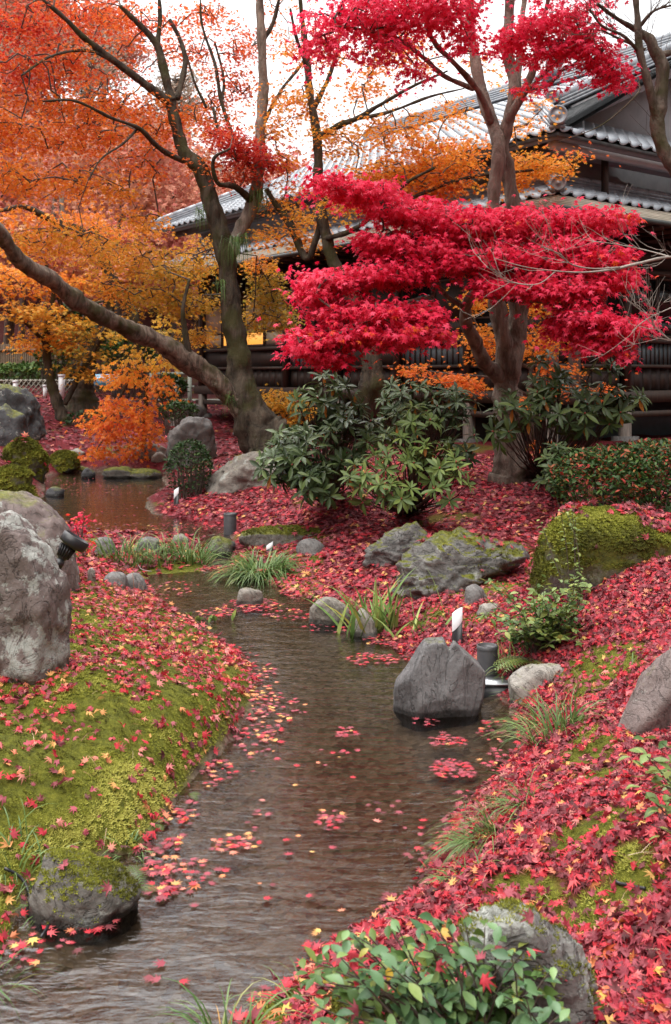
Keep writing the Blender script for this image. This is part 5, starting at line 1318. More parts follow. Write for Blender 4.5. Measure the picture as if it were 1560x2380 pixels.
grass('round drooping dark green sedge with red leaves on top', (608, 1335), 420, .42, .9, .010, 4, rad=.20, stiff=.45)
grass('brown green grass tuft leaning over the right bank below the flat rock', (1290, 1712), 110, .30, .45, .006, 5, rad=.10, lean=(-.15, 0))
grass('thin grass blades reaching left toward the steel plate', (1245, 1690), 30, .28, .8, .005, 6, rad=.05, lean=(-.6, 0))
grass('fine grey green sedge hanging over the water, upper of the right bank', (1215, 1870), 70, .20, .6, .004, 7, rad=.05, lean=(-.5, -.1), stiff=.5)
grass('fine grey green sedge hanging over the water, largest of the right bank', (1130, 1955), 140, .24, .6, .004, 8, rad=.06, lean=(-.6, -.1), stiff=.5)
grass('short sedge at the water edge below the large sedge', (1080, 2040), 60, .12, .7, .004, 9, rad=.06, lean=(-.4, 0))
grass('upright green grass blades at the bottom edge in the water', (480, 2410), 38, .22, .4, .005, 10, base=(-.26, 2.52, .0), rad=.07)
grass('few long thin grass blades left of the leafy bush', (690, 2330), 16, .17, .5, .004, 11, rad=.04, lean=(-.4, 0))
grass('loose grass blades behind the mossy rock at the left edge', (30, 2010), 34, .2, .5, .005, 12, rad=.12)
grass('arching grass blades beside the black cable, lower left', (110, 2110), 30, .16, .8, .005, 13, rad=.05, stiff=.4)
grass('bright grass blades crossing the bottom left corner', (-30, 2270), 26, .2, .7, .006, 14, rad=.08, lean=(.4, 0), stiff=.45)
grass('green grass under the moss rim above the mossy rock', (300, 1975), 50, .10, .8, .004, 15, rad=.06, stiff=.4)
grass('green grass below the bush beside the grey bollard', (1190, 1560), 50, .22, .6, .007, 16, rad=.07)
grass('red stemmed dry grass by the pair of round stones', (330, 1420), 24, .28, .25, .003, 17, rad=.1, m=leaf_mat('dry_stem', [(0, (.2, .05, .03)), (1, (.3, .16, .06))], trans=.1))
grass('small grass sprouts on the leaf covered right slope', (1480, 1560), 16, .1, .3, .005, 18, rad=.12)
grass('small green sprouts on top of the mossy boulder', (1330, 1185), 12, .1, .3, .008, 19, rad=.03, base=(*(P(1330, 1190, 6.2)[:2]), .78))
def iris(label, uv, n, L, seed, spread=.5, wd=.02, lean=(0, 0), rad=.08):
    c = GT(*uv); r = empty('iris_clump', c, label, 'iris plant')
    for i in range(n):
        V, T, C = clump_arrays(c + np.array([rng.normal(0, rad), rng.normal(0, rad * .6), 0]), 1, L * rng.uniform(.6, 1.15), spread, wd, seed * 100 + i, lean=lean, rad=.01, seg=6, stiff=.9, grow=.10)
        build('leaf', V, T, M_IRIS, r, tint=np.clip(C * 0 + rng.beta(2, 2), 0, 1))
M_IRIS = leaf_mat('iris_leaf', [(0, (.09, .18, .05)), (.5, (.18, .29, .08)), (.8, (.32, .40, .12)), (1, (.5, .36, .08))], trans=.25, rough=.4)
iris('tall iris clump with sword leaves at the right water edge', (878, 1472), 64, .52, 1, lean=(-.12, 0), spread=.55, wd=.024, rad=.10)
iris('low yellowing iris leaves leaning toward the heart rock', (960, 1478), 18, .38, 2, .9, .015)
iris('few iris blades behind the grey bollard', (1185, 1540), 14, .3, 3, .5, .014)
def pondweed(label, uvs):
    c = GT(*uvs[0]); r = empty('water_sprout', c, label, 'water plant')
    ms = [mk_mesh('leaf', tv, tt, M_SHR2) for tv, tt in L_OVAL]
    pos = np.array([GT(u, v) + np.array([0, 0, .0]) for u, v in uvs for _ in range(3)]); n = len(pos)
    pos += rng.normal(0, .01, (n, 3)) * np.array([1, 1, 0])
    single_leaves('leaf', ms, pos, rots(rng.uniform(0, 6.28, n), rng.uniform(-1.4, -.6, n), rng.normal(0, .3, n)), rng.uniform(.05, .085, n), r)
pondweed('bright green sprouts standing in the stream among leaves', [(437, 1440), (458, 1445), (482, 1448), (500, 1446), (540, 1444)])
def fern(label, uv, nf, L, seed, heading, m=None, base=None):
    c = GT(*uv) if base is None else np.array(base, float); r = empty('fern', c, label, 'fern'); g = np.random.default_rng(seed)
    for i in range(nf):
        a = heading + g.normal(0, .6); l = L * g.uniform(.7, 1.1); pts = [np.array(c) + np.array([0, 0, .01])]; hd = np.array([math.cos(a), math.sin(a), .7]); hd /= np.linalg.norm(hd)
        V, T = [], []; 
        for k in range(14):
            hd = hd + np.array([0, 0, -.09]); hd /= np.linalg.norm(hd); pts.append(pts[-1] + hd * l / 14)
            if k > 1:
                w_ = l * .28 * math.sin(math.pi * (k / 14) ** .7) + .004; side = np.cross(hd, [0, 0, 1]); side /= np.linalg.norm(side)
                for s in (-1, 1):
                    b = len(V); p = pts[-1]; V += [p - hd * l * .022, p + hd * l * .022, p + side * s * w_ + hd * w_ * .35 - np.array([0, 0, w_ * .2])]; T.append((b, b + 1, b + 2))
        f = build('frond', V, np.array(T), m or M_GRN, r, tint=np.full(len(T), g.uniform(.7, .88)))
        mb = MB(); mb.tube(pts, np.linspace(.0018, .0006, len(pts)), 4, cap=False); mb.build('midrib', M_TWIG, f)
fern('pale green fern frond drooping over the mossy stream rock', (296, 2022), 2, .13, 1, -1.2)
fern('small dark fern at the waterline right of the mossy rock', (322, 2070), 3, .09, 2, -.4)
fern('small fern under the moss rim by the water', (360, 1925), 3, .08, 3, -.5)
fern('yellow green fern fronds at the foot of the green bush', (1240, 1545), 7, .24, 4, 3.4)
fern('tiny ferns growing from the moss wall at the water', (440, 1850), 3, .07, 5, -.5)

# ------------------------------------------------------------------ rhododendrons
def rhodo(label, base, blobs, n, L, seed, mat_single, lo, hi, singles=200, orange=True, stemmy=True, whorl=9):
    """stems end in whorls of long leaves; blobs (u, v, ru, rv, depth, rd, share)"""
    g = np.random.default_rng(seed); r = empty('rhododendron', base, label, 'shrub')
    cen, ax, bc = [], [], []
    for (u, v, ru, rv, d, rd, sh) in blobs:
        m = max(2, int(n * sh)); q = g.normal(size=(m, 3)); q /= np.linalg.norm(q, axis=1)[:, None]; q *= g.uniform(.45, 1.0, (m, 1))
        c = P(u, v, d); s = np.array([px(ru, d), rd, px(rv, d)]); cen.append(c + q * s); a = q + np.array([0, -.25, .75]); ax.append(a / np.linalg.norm(a, axis=1)[:, None])
    cen = np.concatenate(cen); ax = np.concatenate(ax)
    gz_ = np.maximum(hgt(cen[:, 0], cen[:, 1]) + .06, .05); cen[:, 2] = np.maximum(cen[:, 2], gz_)
    pos, rot, sc, ti, tm = [], [], [], [], []
    sm = MB(); b0 = np.array(base, float)
    for c, a in zip(cen, ax):
        m = whorl + g.integers(-2, 3); ph = g.uniform(0, 6.28)
        x = np.cross(a, [0.1, 1, 0.2]); x /= np.linalg.norm(x); y = np.cross(a, x); t0 = g.uniform(lo, hi)
        for k in range(m):
            th = ph + 6.283 * k / m + g.normal(0, .15); up = g.uniform(-.25, .55) if k % 3 else g.uniform(.3, 1.0)
            d = x * math.cos(th) + y * math.sin(th) + a * up; d /= np.linalg.norm(d); zz = a - (a @ d) * d; zz /= np.linalg.norm(zz); xx = np.cross(d, zz)
            pos.append(c + d * .008); rot.append(np.stack([xx, d, zz], -1)); sc.append(L * g.uniform(.65, 1.15)); ti.append(np.clip(t0 + g.normal(0, .08), 0, .93))
        if orange and g.random() < .10:
            d = np.array([g.normal(0, .15), g.normal(0, .15), -1]); d /= np.linalg.norm(d); xx = np.cross(d, [0, 1, 0]); xx /= np.linalg.norm(xx); pos.append(c); rot.append(np.stack([xx, d, np.cross(xx, d)], -1)); sc.append(L * .9); ti.append(1.0)
        mid = (b0 + c) / 2 + np.array([*(g.normal(0, .05, 2)), -.06]); f = b0 + (g.normal(0, .06, 3) * np.array([1, 1, 0]))
        f[2] = min(f[2], h1(f[0], f[1]))
        sm.tube(catmull([f, mid, c], 5), np.linspace(.012, .004, 5), 4, cap=False)
    sm.build('stems', M_TWIG, r, kind='stuff')
    bud = MB()
    for c, a in zip(cen[::4], ax[::4]): bud.bar(c, c + a * .025, .010)
    bud.build('buds', flat('bud_red', [(.3, (.22, .02, .02)), (.7, (.35, .05, .04))], .5), r, kind='stuff')
    pos, rot, sc, ti = np.array(pos), np.array(rot), np.array(sc), np.array(ti)
    idx = g.integers(0, 3, len(pos)); o = np.argsort(pos[:, 1] + (ti > .98) * 9)[:singles]
    ms = [mk_mesh('leaf', tv, tt, mat_single) for tv, tt in L_RHO]
    single_leaves('leaf', ms, pos[o], rot[o], sc[o], r, idx[o]); k = np.ones(len(pos), bool); k[o] = False
    if k.any():
        V, T, C = scatter(L_RHO, pos[k], rot[k], sc[k], ti[k], idx[k]); build('leaves', V, T, M_RHO, r, tint=C, kind='stuff')
bs = GT(770, 1160)
rhodo('large dark rhododendron shrub right of the leaning trunk', (bs[0], bs[1] + .5, h1(bs[0], bs[1] + .5)), [(760, 930, 90, 70, 10.0, .5, .24), (700, 1060, 95, 90, 9.6, .5, .30), (820, 1020, 80, 80, 9.8, .5, .2), (660, 1080, 60, 50, 9.5, .4, .1), (760, 1120, 70, 50, 9.3, .4, .16)], 175, .135, 1, M_RHO_D, .1, .6, 300)
bs = GT(990, 1150)
rhodo('dim rhododendron shrub behind in front of the dark wall', (bs[0] + .1, bs[1] + 1.5, h1(bs[0] + .1, bs[1] + 1.5)), [(960, 930, 110, 50, 11.6, .5, .45), (1040, 940, 70, 60, 11.4, .4, .25), (1070, 1040, 50, 50, 11.0, .3, .15), (920, 990, 60, 50, 11.3, .4, .15)], 90, .14, 2, M_RHO_D, .05, .45, 120)
bs = GT(950, 1185)
rhodo('bright green rhododendron with open whorls beside the leaf carpet', bs, [(970, 980, 60, 45, 9.0, .3, .22), (920, 1060, 60, 50, 8.8, .3, .22), (1010, 1070, 60, 50, 8.7, .3, .22), (850, 1110, 45, 60, 8.7, .25, .16), (1050, 1130, 50, 60, 8.5, .25, .18), (930, 1140, 60, 35, 8.5, .3, .16)], 76, .115, 3, M_RHO_L, .62, .85, 300, whorl=9)
bs = GT(1290, 1130)
rhodo('tall open rhododendron right of the crimson maple trunk', (bs[0], bs[1] + .6, h1(bs[0], bs[1] + .6)), [(1270, 880, 60, 60, 9.9, .35, .2), (1180, 970, 55, 60, 9.6, .3, .17), (1330, 950, 90, 60, 9.6, .4, .28), (1430, 940, 65, 50, 9.4, .3, .2), (1400, 860, 40, 25, 9.7, .2, .06), (1250, 950, 50, 50, 9.7, .3, .1)], 95, .14, 4, M_RHO_D, .3, .75, 260)
bs = GT(1300, 1150)
rhodo('low rhododendron at the left end of the clipped hedge', bs, [(1300, 1090, 45, 55, 9.0, .25, 1.0)], 26, .12, 5, M_RHO_D, .3, .7, 200, orange=False)

# clipped azalea hedge
def hedge(name, label, cuvs, base, n, size, seed, m=M_GRN, lo=.15, hi=.7, cat='hedge', red=.0):
    g = np.random.default_rng(seed); r = empty(name, base, label, cat); pos = []
    for (u, v, ru, rv, d, rd) in cuvs:
        k = int(n / len(cuvs)); q = g.normal(size=(k, 3)); q[:, 2] = np.abs(q[:, 2]) * np.where(g.random(k) < .7, 1, -1); q /= np.linalg.norm(q, axis=1)[:, None]; q *= (g.uniform(.86, 1.02, (k, 1)) + .06 * pn(q, 4, seed, 2)[:, None])
        pos.append(P(u, v, d) + q * np.array([px(ru, d), rd, px(rv, d)]))
    pos = np.concatenate(pos); ok = pos[:, 2] > hgt(pos[:, 0], pos[:, 1]) + .01; pos = pos[ok]; k = len(pos)
    ti = np.where(g.random(k) < red, g.uniform(.94, 1, k), np.clip(g.normal((lo + hi) / 2, (hi - lo) / 3, k), 0, .85))
    V, T, C = scatter(L_SMALL, pos, rots(g.uniform(0, 6.28, k), g.uniform(-1.1, .5, k), g.normal(0, .5, k)), size * g.uniform(.6, 1.3, k), ti)
    build('foliage', V, T, m, r, tint=C, kind='stuff')
    sm = MB()
    for i in g.choice(k, 60): 
        f = np.array([pos[i, 0] * .7 + base[0] * .3, pos[i, 1] * .7 + base[1] * .3, 0]); f[2] = h1(f[0], f[1]) - .02; sm.tube([f, (f + pos[i]) / 2 + g.normal(0, .03, 3), pos[i]], [.009, .006, .002], 4, cap=False)
    sm.build('stems', M_TWIG, r, kind='stuff')
    return r
p_ = P(1450, 1190, 8.6); hedge('clipped_azalea', 'low clipped azalea hedge dotted with fallen red leaves at right', [(1400, 1120, 120, 78, 8.6, .7), (1540, 1110, 130, 85, 8.5, .7), (1480, 1100, 120, 70, 9.3, .6)], (p_[0], p_[1], h1(p_[0], p_[1])), 11000, .046, 3, red=.16)
p_ = GT(440, 1150); hedge('small_dark_bush', 'small dark leaved bush at the pond edge below the round boulder', [(440, 1090, 55, 66, p_[1], .35)], p_, 1500, .05, 4, lo=.05, hi=.5, cat='shrub')
p_ = GT(600, 1120); hedge('small_dark_bush', 'low brownish bush under the leaning trunk base', [(575, 1095, 55, 28, p_[1] + .3, .3)], p_, 900, .045, 5, lo=.02, hi=.3, cat='shrub')

def leafy(name, label, base, tips, n_leaf, L, m, seed, spread=.3, thick=.003, up=.4, cat='shrub', merge=None, shapes=L_OVAL, start=.3):
    """stems from a base to tips, leaves along them"""
    g = np.random.default_rng(seed); r = empty(name, base, label, cat); b0 = np.array(base, float); pos, rot, sc = [], [], []; sm = MB()
    for t in tips:
        t = np.array(t, float); f = b0 + g.normal(0, .04, 3) * np.array([1, 1, 0]); f[2] = h1(f[0], f[1]) - .01
        mid = (f + t) / 2 + np.array([*g.normal(0, .03, 2), .05]); c = catmull([f, mid, t], 24); sm.tube(c[::3], np.linspace(thick, thick * .4, len(c[::3])), 5, cap=False)
        d = c[-1] - c[-4]; d /= np.linalg.norm(d)
        for k in range(n_leaf):
            s = start + (1 - start) * (k + .5) / n_leaf; i = min(23, int(s * 23)); a = k * 2.4 + g.normal(0, .4); h_ = np.array([math.cos(a), math.sin(a), 0]) + d * .35; hd = math.atan2(h_[1], h_[0])
            pos.append(c[i]); rot.append(rots(np.array([hd]), np.array([g.uniform(-up, .35)]), np.array([g.normal(0, .35)]))[0]); sc.append(L * g.uniform(.65, 1.15) * (1 if s < .9 else .8))
    sm.build('stems', M_TWIG, r, kind='stuff')
    pos, rot, sc = np.array(pos), np.array(rot), np.array(sc); o = np.argsort(pos[:, 1])[:300]
    idx = g.integers(0, len(shapes), len(pos))
    ms = [mk_mesh('leaf', tv, tt, m) for tv, tt in shapes]
    single_leaves('leaf', ms, pos[o], rot[o], sc[o], r, idx[o]); k = np.ones(len(pos), bool); k[o] = False
    if k.any() and merge:
        V, T, C = scatter(shapes, pos[k], rot[k], sc[k], g.uniform(.5, .88, k.sum()), idx[k]); build('leaves', V, T, merge, r, tint=C, kind='stuff')
    return r
g5 = np.random.default_rng(55)
fb = np.array([.30, 2.02, h1(.30, 2.02)])
tips = []
for _ in range(150):
    a = g5.uniform(0, 6.28); q = math.sqrt(g5.random()); u, v = 1005 + math.cos(a) * q * 345, 2285 + math.sin(a) * q * 175
    tips.append(P(u, v, g5.uniform(1.85, 2.2)))
leafy('leafy_bush', 'fresh green oval leaved bush filling the bottom right foreground', fb, tips, 8, .042, M_SHR, 6, merge=M_GRN, start=.35, up=.7)
tips = [P(g5.uniform(1450, 1640), g5.uniform(1680, 1960), g5.uniform(2.3, 2.7)) for _ in range(34)]
leafy('edge_shrub', 'light green leafy shrub cut by the right edge', (1.15, 2.7, h1(1.15, 2.7)), tips, 10, .045, M_SHR2, 7, merge=M_GRN, start=.3, up=.6)
cb = GT(1270, 1520)
tips = [P(g5.uniform(1120, 1385), g5.uniform(1335, 1500), cb[1] + g5.uniform(-.25, .35)) for _ in range(84)]
leafy('green_bush', 'loose pale green bush on the red bank above the bollard', (cb[0], cb[1] + .05, h1(cb[0], cb[1] + .05)), tips, 13, .054, M_SHR2, 8, merge=M_GRN, start=.25, up=.8)
cb = GT(1340, 1420)
leafy('stalk_plant', 'tall thin leafy stalks rising before the mossy boulder', cb, [P(u, v, cb[1] + d_) for u, v, d_ in ((1300, 1175, 0), (1312, 1172, .05), (1330, 1175, .1), (1338, 1190, .0), (1252, 1200, .15), (1345, 1300, .0))], 26, .036, M_SHR2, 9, thick=.004, start=.15, up=.3)
cb = GT(195, 1300)
rs = empty('maple_seedling', cb, 'tiny red maple seedling beside the black spotlight', 'seedling')
mb = MB(); ps = []
for k in range(7):
    t = cb + np.array([g5.normal(0, .10), g5.normal(0, .08), g5.uniform(.10, .34)]); mb.tube([cb, (cb + t) / 2 + g5.normal(0, .02, 3), t], [.005, .004, .002], 4, cap=False); ps.append(t)
mb.build('stems', M_TWIG, rs, kind='stuff'); ps = np.repeat(np.array(ps), 14, 0) + g5.normal(0, .05, (98, 3)); msd = [mk_mesh('leaf', tv, tt, M_CRIM_O) for tv, tt in T5]
single_leaves('leaf', msd, ps, rots(g5.uniform(0, 6.28, 98), g5.uniform(-.2, .9, 98), g5.normal(0, .4, 98)), g5.uniform(.035, .055, 98), rs)
# hanging epiphyte ferns on the leaning trunk
for (u, v, d_, n, L, lab) in ((603, 450, 14.55, 60, .38, 'grassy fern tuft hanging in the fork below the straight stem'), (552, 560, 14.3, 90, .42, 'largest grassy fern tuft hanging below the trunk fork'), (466, 495, 14.4, 30, .3, 'small grassy fern tuft on the left side of the dark stem'), (512, 660, 14.3, 26, .3, 'thin grassy fern low on the left side of the main trunk'), (534, 925, 14.2, 22, .3, 'thin grassy fern on the lower leaning trunk')):
    c = P(u, v, d_); V, T, C = [], [], []; k = 0
    for _ in range(n):
        a = g5.uniform(0, 6.28); o_ = c + g5.normal(0, .04, 3); l = L * g5.uniform(.5, 1.1); pt = [o_, o_ + np.array([math.cos(a) * .3, math.sin(a) * .3 - .1, .12]) * l, o_ + np.array([math.cos(a) * .42, math.sin(a) * .42 - .1, -.35]) * l, o_ + np.array([math.cos(a) * .45, math.sin(a) * .45 - .1, -.9]) * l]
        sd = np.array([math.sin(a), -math.cos(a), 0]) * .006; t = g5.uniform(.05, .6)
        for i, q in enumerate(pt):
            V += [q - sd * (1 - i * .28), q + sd * (1 - i * .28)]
            if i: T += [(k + 2 * i - 2, k + 2 * i - 1, k + 2 * i + 1), (k + 2 * i - 2, k + 2 * i + 1, k + 2 * i)]; C += [t, t]
        k += 8
    thing('hanging_fern', V, np.array(T), M_GRASS, c, tint=np.array(C), label=lab, cat='fern')

# ------------------------------------------------------------------ garden lights and fittings
def marker(label, u, vt, vb, base=None):
    c = GT(u, vb) if base is None else np.array(base); c = np.array([c[0], c[1], h1(c[0], c[1])]); top = HC - (vt / K - HOR) * c[1] / F; Hh = top - c[2]; r_ = .031
    r = empty('marker_light', c, label, 'garden light')
    n = 20; a = np.linspace(0, 2 * np.pi, n, endpoint=False)
    def cut(z0, slope_): return np.stack([np.cos(a) * r_, np.sin(a) * r_, z0 + slope_ * np.cos(a)], -1)
    b0 = np.stack([np.cos(a) * r_, np.sin(a) * r_, 0 * a - .1], -1); m0 = cut(Hh * .55, Hh * .17); m1 = m0 + np.array([0, 0, .003]); t1 = np.stack([np.cos(a) * r_ * 1.001, np.sin(a) * r_ * 1.001, Hh + .02 * np.cos(a)], -1)
    j = np.arange(n); k_ = (j + 1) % n; q = np.stack([j, k_, n + k_, n + j], -1)
    build('tube', np.vstack([b0, m0, [[0, 0, Hh * .55]]]), [q, np.stack([n + j, n + k_, 0 * j + 2 * n], -1)], M_BLACK, r, local=True, smooth=False)
    build('diffuser', np.vstack([m1, t1, [[0, 0, Hh]]]), [q, np.stack([n + j, n + k_, 0 * j + 2 * n], -1)], M_WHITE, r, local=True)
marker('white topped black marker light behind the heart rock', 1063, 1420, 1500)
marker('white topped black marker light by the upper pond', 410, 1136, 1176)
marker('small white marker light behind the drooping sedge', 627, 1264, 1288)
def bollard(label, u, vt, vb, wpx):
    c = GT(u, vb); r_ = px(wpx, c[1]) / 2; Hh = HC - (vt / K - HOR) * c[1] / F - c[2]
    r = empty('bollard', c, label, 'bollard')
    MB().lathe([(r_, -.08), (r_, Hh - .015), (r_ * .97, Hh - .012)], sides=28).build('body', M_GREYM, r, local=True)
    MB().lathe([(r_ * 1.03, Hh - .02), (r_ * 1.03, Hh), (r_ * .9, Hh + .002), (r_ * .88, Hh - .012), (0, Hh - .012)], sides=28).build('rim', M_GREYM, r, local=True)
    return c
c = bollard('grey metal cylinder bollard right of the heart rock', 1133, 1500, 1592, 48)
bollard('short dark cylinder bollard at the end of the stone slab', 535, 1193, 1242, 30)
pr = empty('steel_plate', (c[0] + .06, c[1] - .08, .05), 'small steel plate under the bollard at the water', 'metal plate')
MB().box(-.16, .14, -.10, .10, .0, .012).build('plate', M_STEEL, pr, local=True); MB().box(-.15, .13, -.09, -.07, -.16, -.001).build('bracket', M_BLACK, pr, local=True)
mb = MB(); mb.box(.10, .12, -.02, .0, -.2, -.001); mb.build('leg', M_BLACK, pr, local=True)
# black spotlight
c = P(140, 1322, 5.4); c[2] = h1(c[0], c[1])
sp = empty('spotlight', c, 'black garden spotlight tilted up beside the lichen boulder', 'spotlight')
k0 = P(138, 1310, 5.4)
ax = Vector(tuple(P(166, 1254, 5.45) - P(138, 1308, 5.4))); q = ax.normalized().to_track_quat('Z', 'Y').to_matrix().to_4x4()
M0 = Matrix.Translation(tuple(k0)) @ q; s_ = 1.0
MB().tube([np.array([k0[0], k0[1], c[2] - .1]), k0 - np.array([0, 0, .01])], .012, 8).build('stake', M_BLACK, sp)
MB().lathe([(.0, -.02), (.022, -.018), (.026, .0), (.022, .02), (.018, .022)], M0, 14).build('knuckle', M_BLACK, sp)
hs_ = MB(); hs_.lathe([(.018, .022), (.026, .03), (.040, .095), (.046, .105)], M0, 20)
for a in np.linspace(0, 6.283, 16, endpoint=False):
    hs_.bar(np.array((M0 @ Vector((math.cos(a) * .030, math.sin(a) * .030, .035)))), np.array((M0 @ Vector((math.cos(a) * .044, math.sin(a) * .044, .10)))), .005, .008)
hs_.build('heat_sink', M_BLACK, sp)
MB().lathe([(.046, .105), (.072, .112), (.078, .125), (.078, .165), (.070, .168), (.066, .158), (.0, .156)], M0 @ Matrix.Rotation(R(-14), 4, 'Y'), 26).build('head', M_BLACK, sp)
# black cables
def cable(label, uvs, r_=.005):
    pts = np.array([GT(u, v) + np.array([0, 0, .012]) for u, v in uvs]); mb = MB(); cc = catmull(pts, 20); cc[:, 2] = np.maximum(hgt(cc[:, 0], cc[:, 1]), 0) + .012; mb.tube(cc, r_, 6); thing('cable', mb.verts(), mb.faces(), M_BLACK, pts[0], label=label, cat='cable', smooth=True)
cable('black cable curving into the water at lower left', [(10, 2030), (55, 2060), (75, 2100), (105, 2130), (112, 2160), (95, 2190)])
cable('short black cable over the right bank leaves', [(1120, 2030), (1150, 2018), (1210, 2028)])
cable('thin black cable among leaves near the right edge', [(1430, 2062), (1470, 2070), (1500, 2078)])
def twig_line(label, uvs, dz=.02): 
    pts = np.array([GT(u, v) + np.array([0, 0, dz]) for u, v in uvs]); mb = MB(); mb.tube(catmull(pts, 10), .004, 5); thing('dry_twig', mb.verts(), mb.faces(), M_TWIG_P, pts[0], label=label, cat='twig')
twig_line('broken dry twig standing in the leaves by the shore grass', [(318, 1320), (330, 1335), (352, 1340)], .04)
twig_line('pale dry twig on the leaves above the leafy bush', [(985, 2260), (1000, 2235), (1005, 2210)])

# ------------------------------------------------------------------ garden edge, far left
M_BAM = flat('bamboo_old', [(.3, (.14, .10, .065)), (.7, (.28, .20, .13))], .7, 6, mapping=(8, 8, .5), bstr=.3)
M_BAMP = flat('bamboo_pale', [(.3, (.20, .19, .15)), (.7, (.32, .30, .25))], .6, 6)
fy = 29.0
def fx(u): return (u / K - CX) * fy / F
fr_ = empty('bamboo_fence', (fx(-30), fy, h1(fx(-30), fy)), 'old brown bamboo screen fence at the far left', 'fence')
zb, zt = HC - (858 / K - HOR) * fy / F, HC - (800 / K - HOR) * fy / F
cane = MB().tube([(0, 0, -.4), (0, 0, zt - zb)], .03, 6).mesh('cane', M_BAM)
for i in range(48):
    o = add('cane', cane, fr_); o.location = (i * .062, .01 * (i % 2), zb - fr_.location.z)
for zz in (.15, .55):
    MB().tube([(-.05, -.05, zb - fr_.location.z + zz), (48 * .062, -.05, zb - fr_.location.z + zz)], .03, 6).build('rail', M_BAM, fr_, local=True)
ly = 25.0
def lx(u): return (u / K - CX) * ly / F
lf = empty('lattice_fence', (lx(60), ly, h1(lx(60), ly)), 'low crossed bamboo lattice fence below the green border', 'fence')
z0 = HC - (908 / K - HOR) * ly / F - lf.location.z; z1 = HC - (882 / K - HOR) * ly / F - lf.location.z; Wd = lx(215) - lx(-10); x00 = lx(-10) - lx(60)
for i in range(20):
    x = x00 + i * Wd / 20
    MB().tube([(x, -.02, z0 - .1), (x + .32, -.02, z1)], .014, 5).build('lath', M_BAMP, lf, local=True); MB().tube([(x + .32, .02, z0 - .1), (x, .02, z1)], .014, 5).build('lath', M_BAMP, lf, local=True)
MB().tube([(x00, 0, z1 - .03), (x00 + Wd + .3, 0, z1 - .03)], .018, 6).build('rail', M_BAMP, lf, local=True)
def block(name, label, cat, u0, u1, v0, v1, y, m, dep=.12):
    a, b = P(u0, v1, y), P(u1, v0, y); g_ = min(a[2], h1((a[0] + b[0]) / 2, y)) - .1
    mb = MB(); mb.box(a[0], b[0], y, y + dep, g_, b[2]); mb.box(a[0] - .01, b[0] + .01, y - .01, y + dep + .01, b[2] - .04, b[2] + .015); return thing(name, mb.verts(), mb.faces(), m, (a[0], y, g_), label=label, cat=cat)
block('white_post', 'white square post right of the lattice fence', 'post', 136, 148, 872, 908, 24.6, M_WHITE)
block('white_post', 'short white post at the left end of the lattice fence', 'post', 30, 38, 886, 905, 24.6, M_WHITE)
block('white_post', 'small white stub between the lattice fence and white post', 'post', 100, 106, 896, 908, 24.6, M_WHITE)
M_BLUE = flat('blue_sign', [(.3, (.06, .28, .50)), (.7, (.12, .42, .62))], .4, 5)
sg = P(238, 905, 24.0); sr = empty('blue_sign', (sg[0], 24.0, h1(sg[0], 24.0)), 'small tilted blue information board on a stand', 'sign')
mb = MB(); mb.box(-.36, .36, -.02, .02, -.16, .16, Matrix.Translation((0, 0, sg[2] - h1(sg[0], 24.0) + .22)) @ Matrix.Rotation(R(-35), 4, 'X')); mb.build('board', M_BLUE, sr, local=True)
for sx in (-.3, .3): MB().box(sx - .025, sx + .025, .0, .05, -.1, sg[2] - h1(sg[0], 24.0) + .2).build('leg', M_GREYM, sr, local=True)
mb = MB(); mb.box(-.28, .05, -.003, .0, .0, .05, Matrix.Translation((0, 0, sg[2] - h1(sg[0], 24.0) + .22)) @ Matrix.Rotation(R(-35), 4, 'X') @ Matrix.Translation((0, -.021, 0))); mb.build('print_patch', M_WHITE, sr, local=True)
# pale green wooden bridge behind the veranda corner
by = 27.0; a_, b_ = P(352, 930, by), P(470, 930, by); gz0 = h1(a_[0], by)
br = empty('garden_bridge', (a_[0], by, gz0), 'pale green railed footbridge left of the house corner', 'bridge')
M_BRI = flat('pale_green_wood', [(.3, (.24, .27, .23)), (.7, (.36, .39, .34))], .7, 6); Wb = b_[0] - a_[0]; zd = a_[2] - gz0; zh_ = P(0, 868, by)[2] - gz0
MB().box(0, Wb + 1, 0, 1.2, zd - .15, zd).build('deck', M_BRI, br, local=True)
for i in range(5): MB().box(i * Wb / 4 - .05, i * Wb / 4 + .05, -.0, .1, -.6, zh_ + .05).build('post', M_BRI, br, local=True)
for zz in (zh_, zd + (zh_ - zd) * .5): MB().box(-.1, Wb + .4, .02, .08, zz - .05, zz + .03).build('rail', M_BRI, br, local=True)
g6 = np.random.default_rng(66)
def bush(label, u, v, ru, rv, d, n, size, lo, hi, m=M_GRN, name='garden_shrub'):
    c = P(u, v, d); b = (c[0], c[1], h1(c[0], c[1])); 
    return hedge(name, label, [(u, v, ru, rv, d, px(ru, d) * .8)], b, n, size, int(u + v), m, lo, hi, 'shrub')
bush('bright green low border along the far bamboo fence', 60, 866, 130, 18, 27.5, 2200, .13, .45, .82, name='green_border')
bush('dark evergreen bush behind the small left maple', 190, 770, 60, 70, 27, 1800, .14, .1, .5)
bush('blue green shrub left of the footbridge', 300, 830, 60, 60, 26, 1600, .13, .3, .75)
bush('dark green shrub in front of the footbridge rail', 395, 900, 40, 30, 23, 900, .09, .15, .6)
bush('small green bush under the house corner', 415, 955, 45, 22, 20.5, 800, .07, .15, .6)
bush('brownish bare looking shrub on the red slope', 200, 985, 50, 30, 20.5, 500, .07, .0, .25)
bush('leafy green shrub left of the stump based maple', 125, 830, 40, 40, 26, 800, .12, .4, .85)
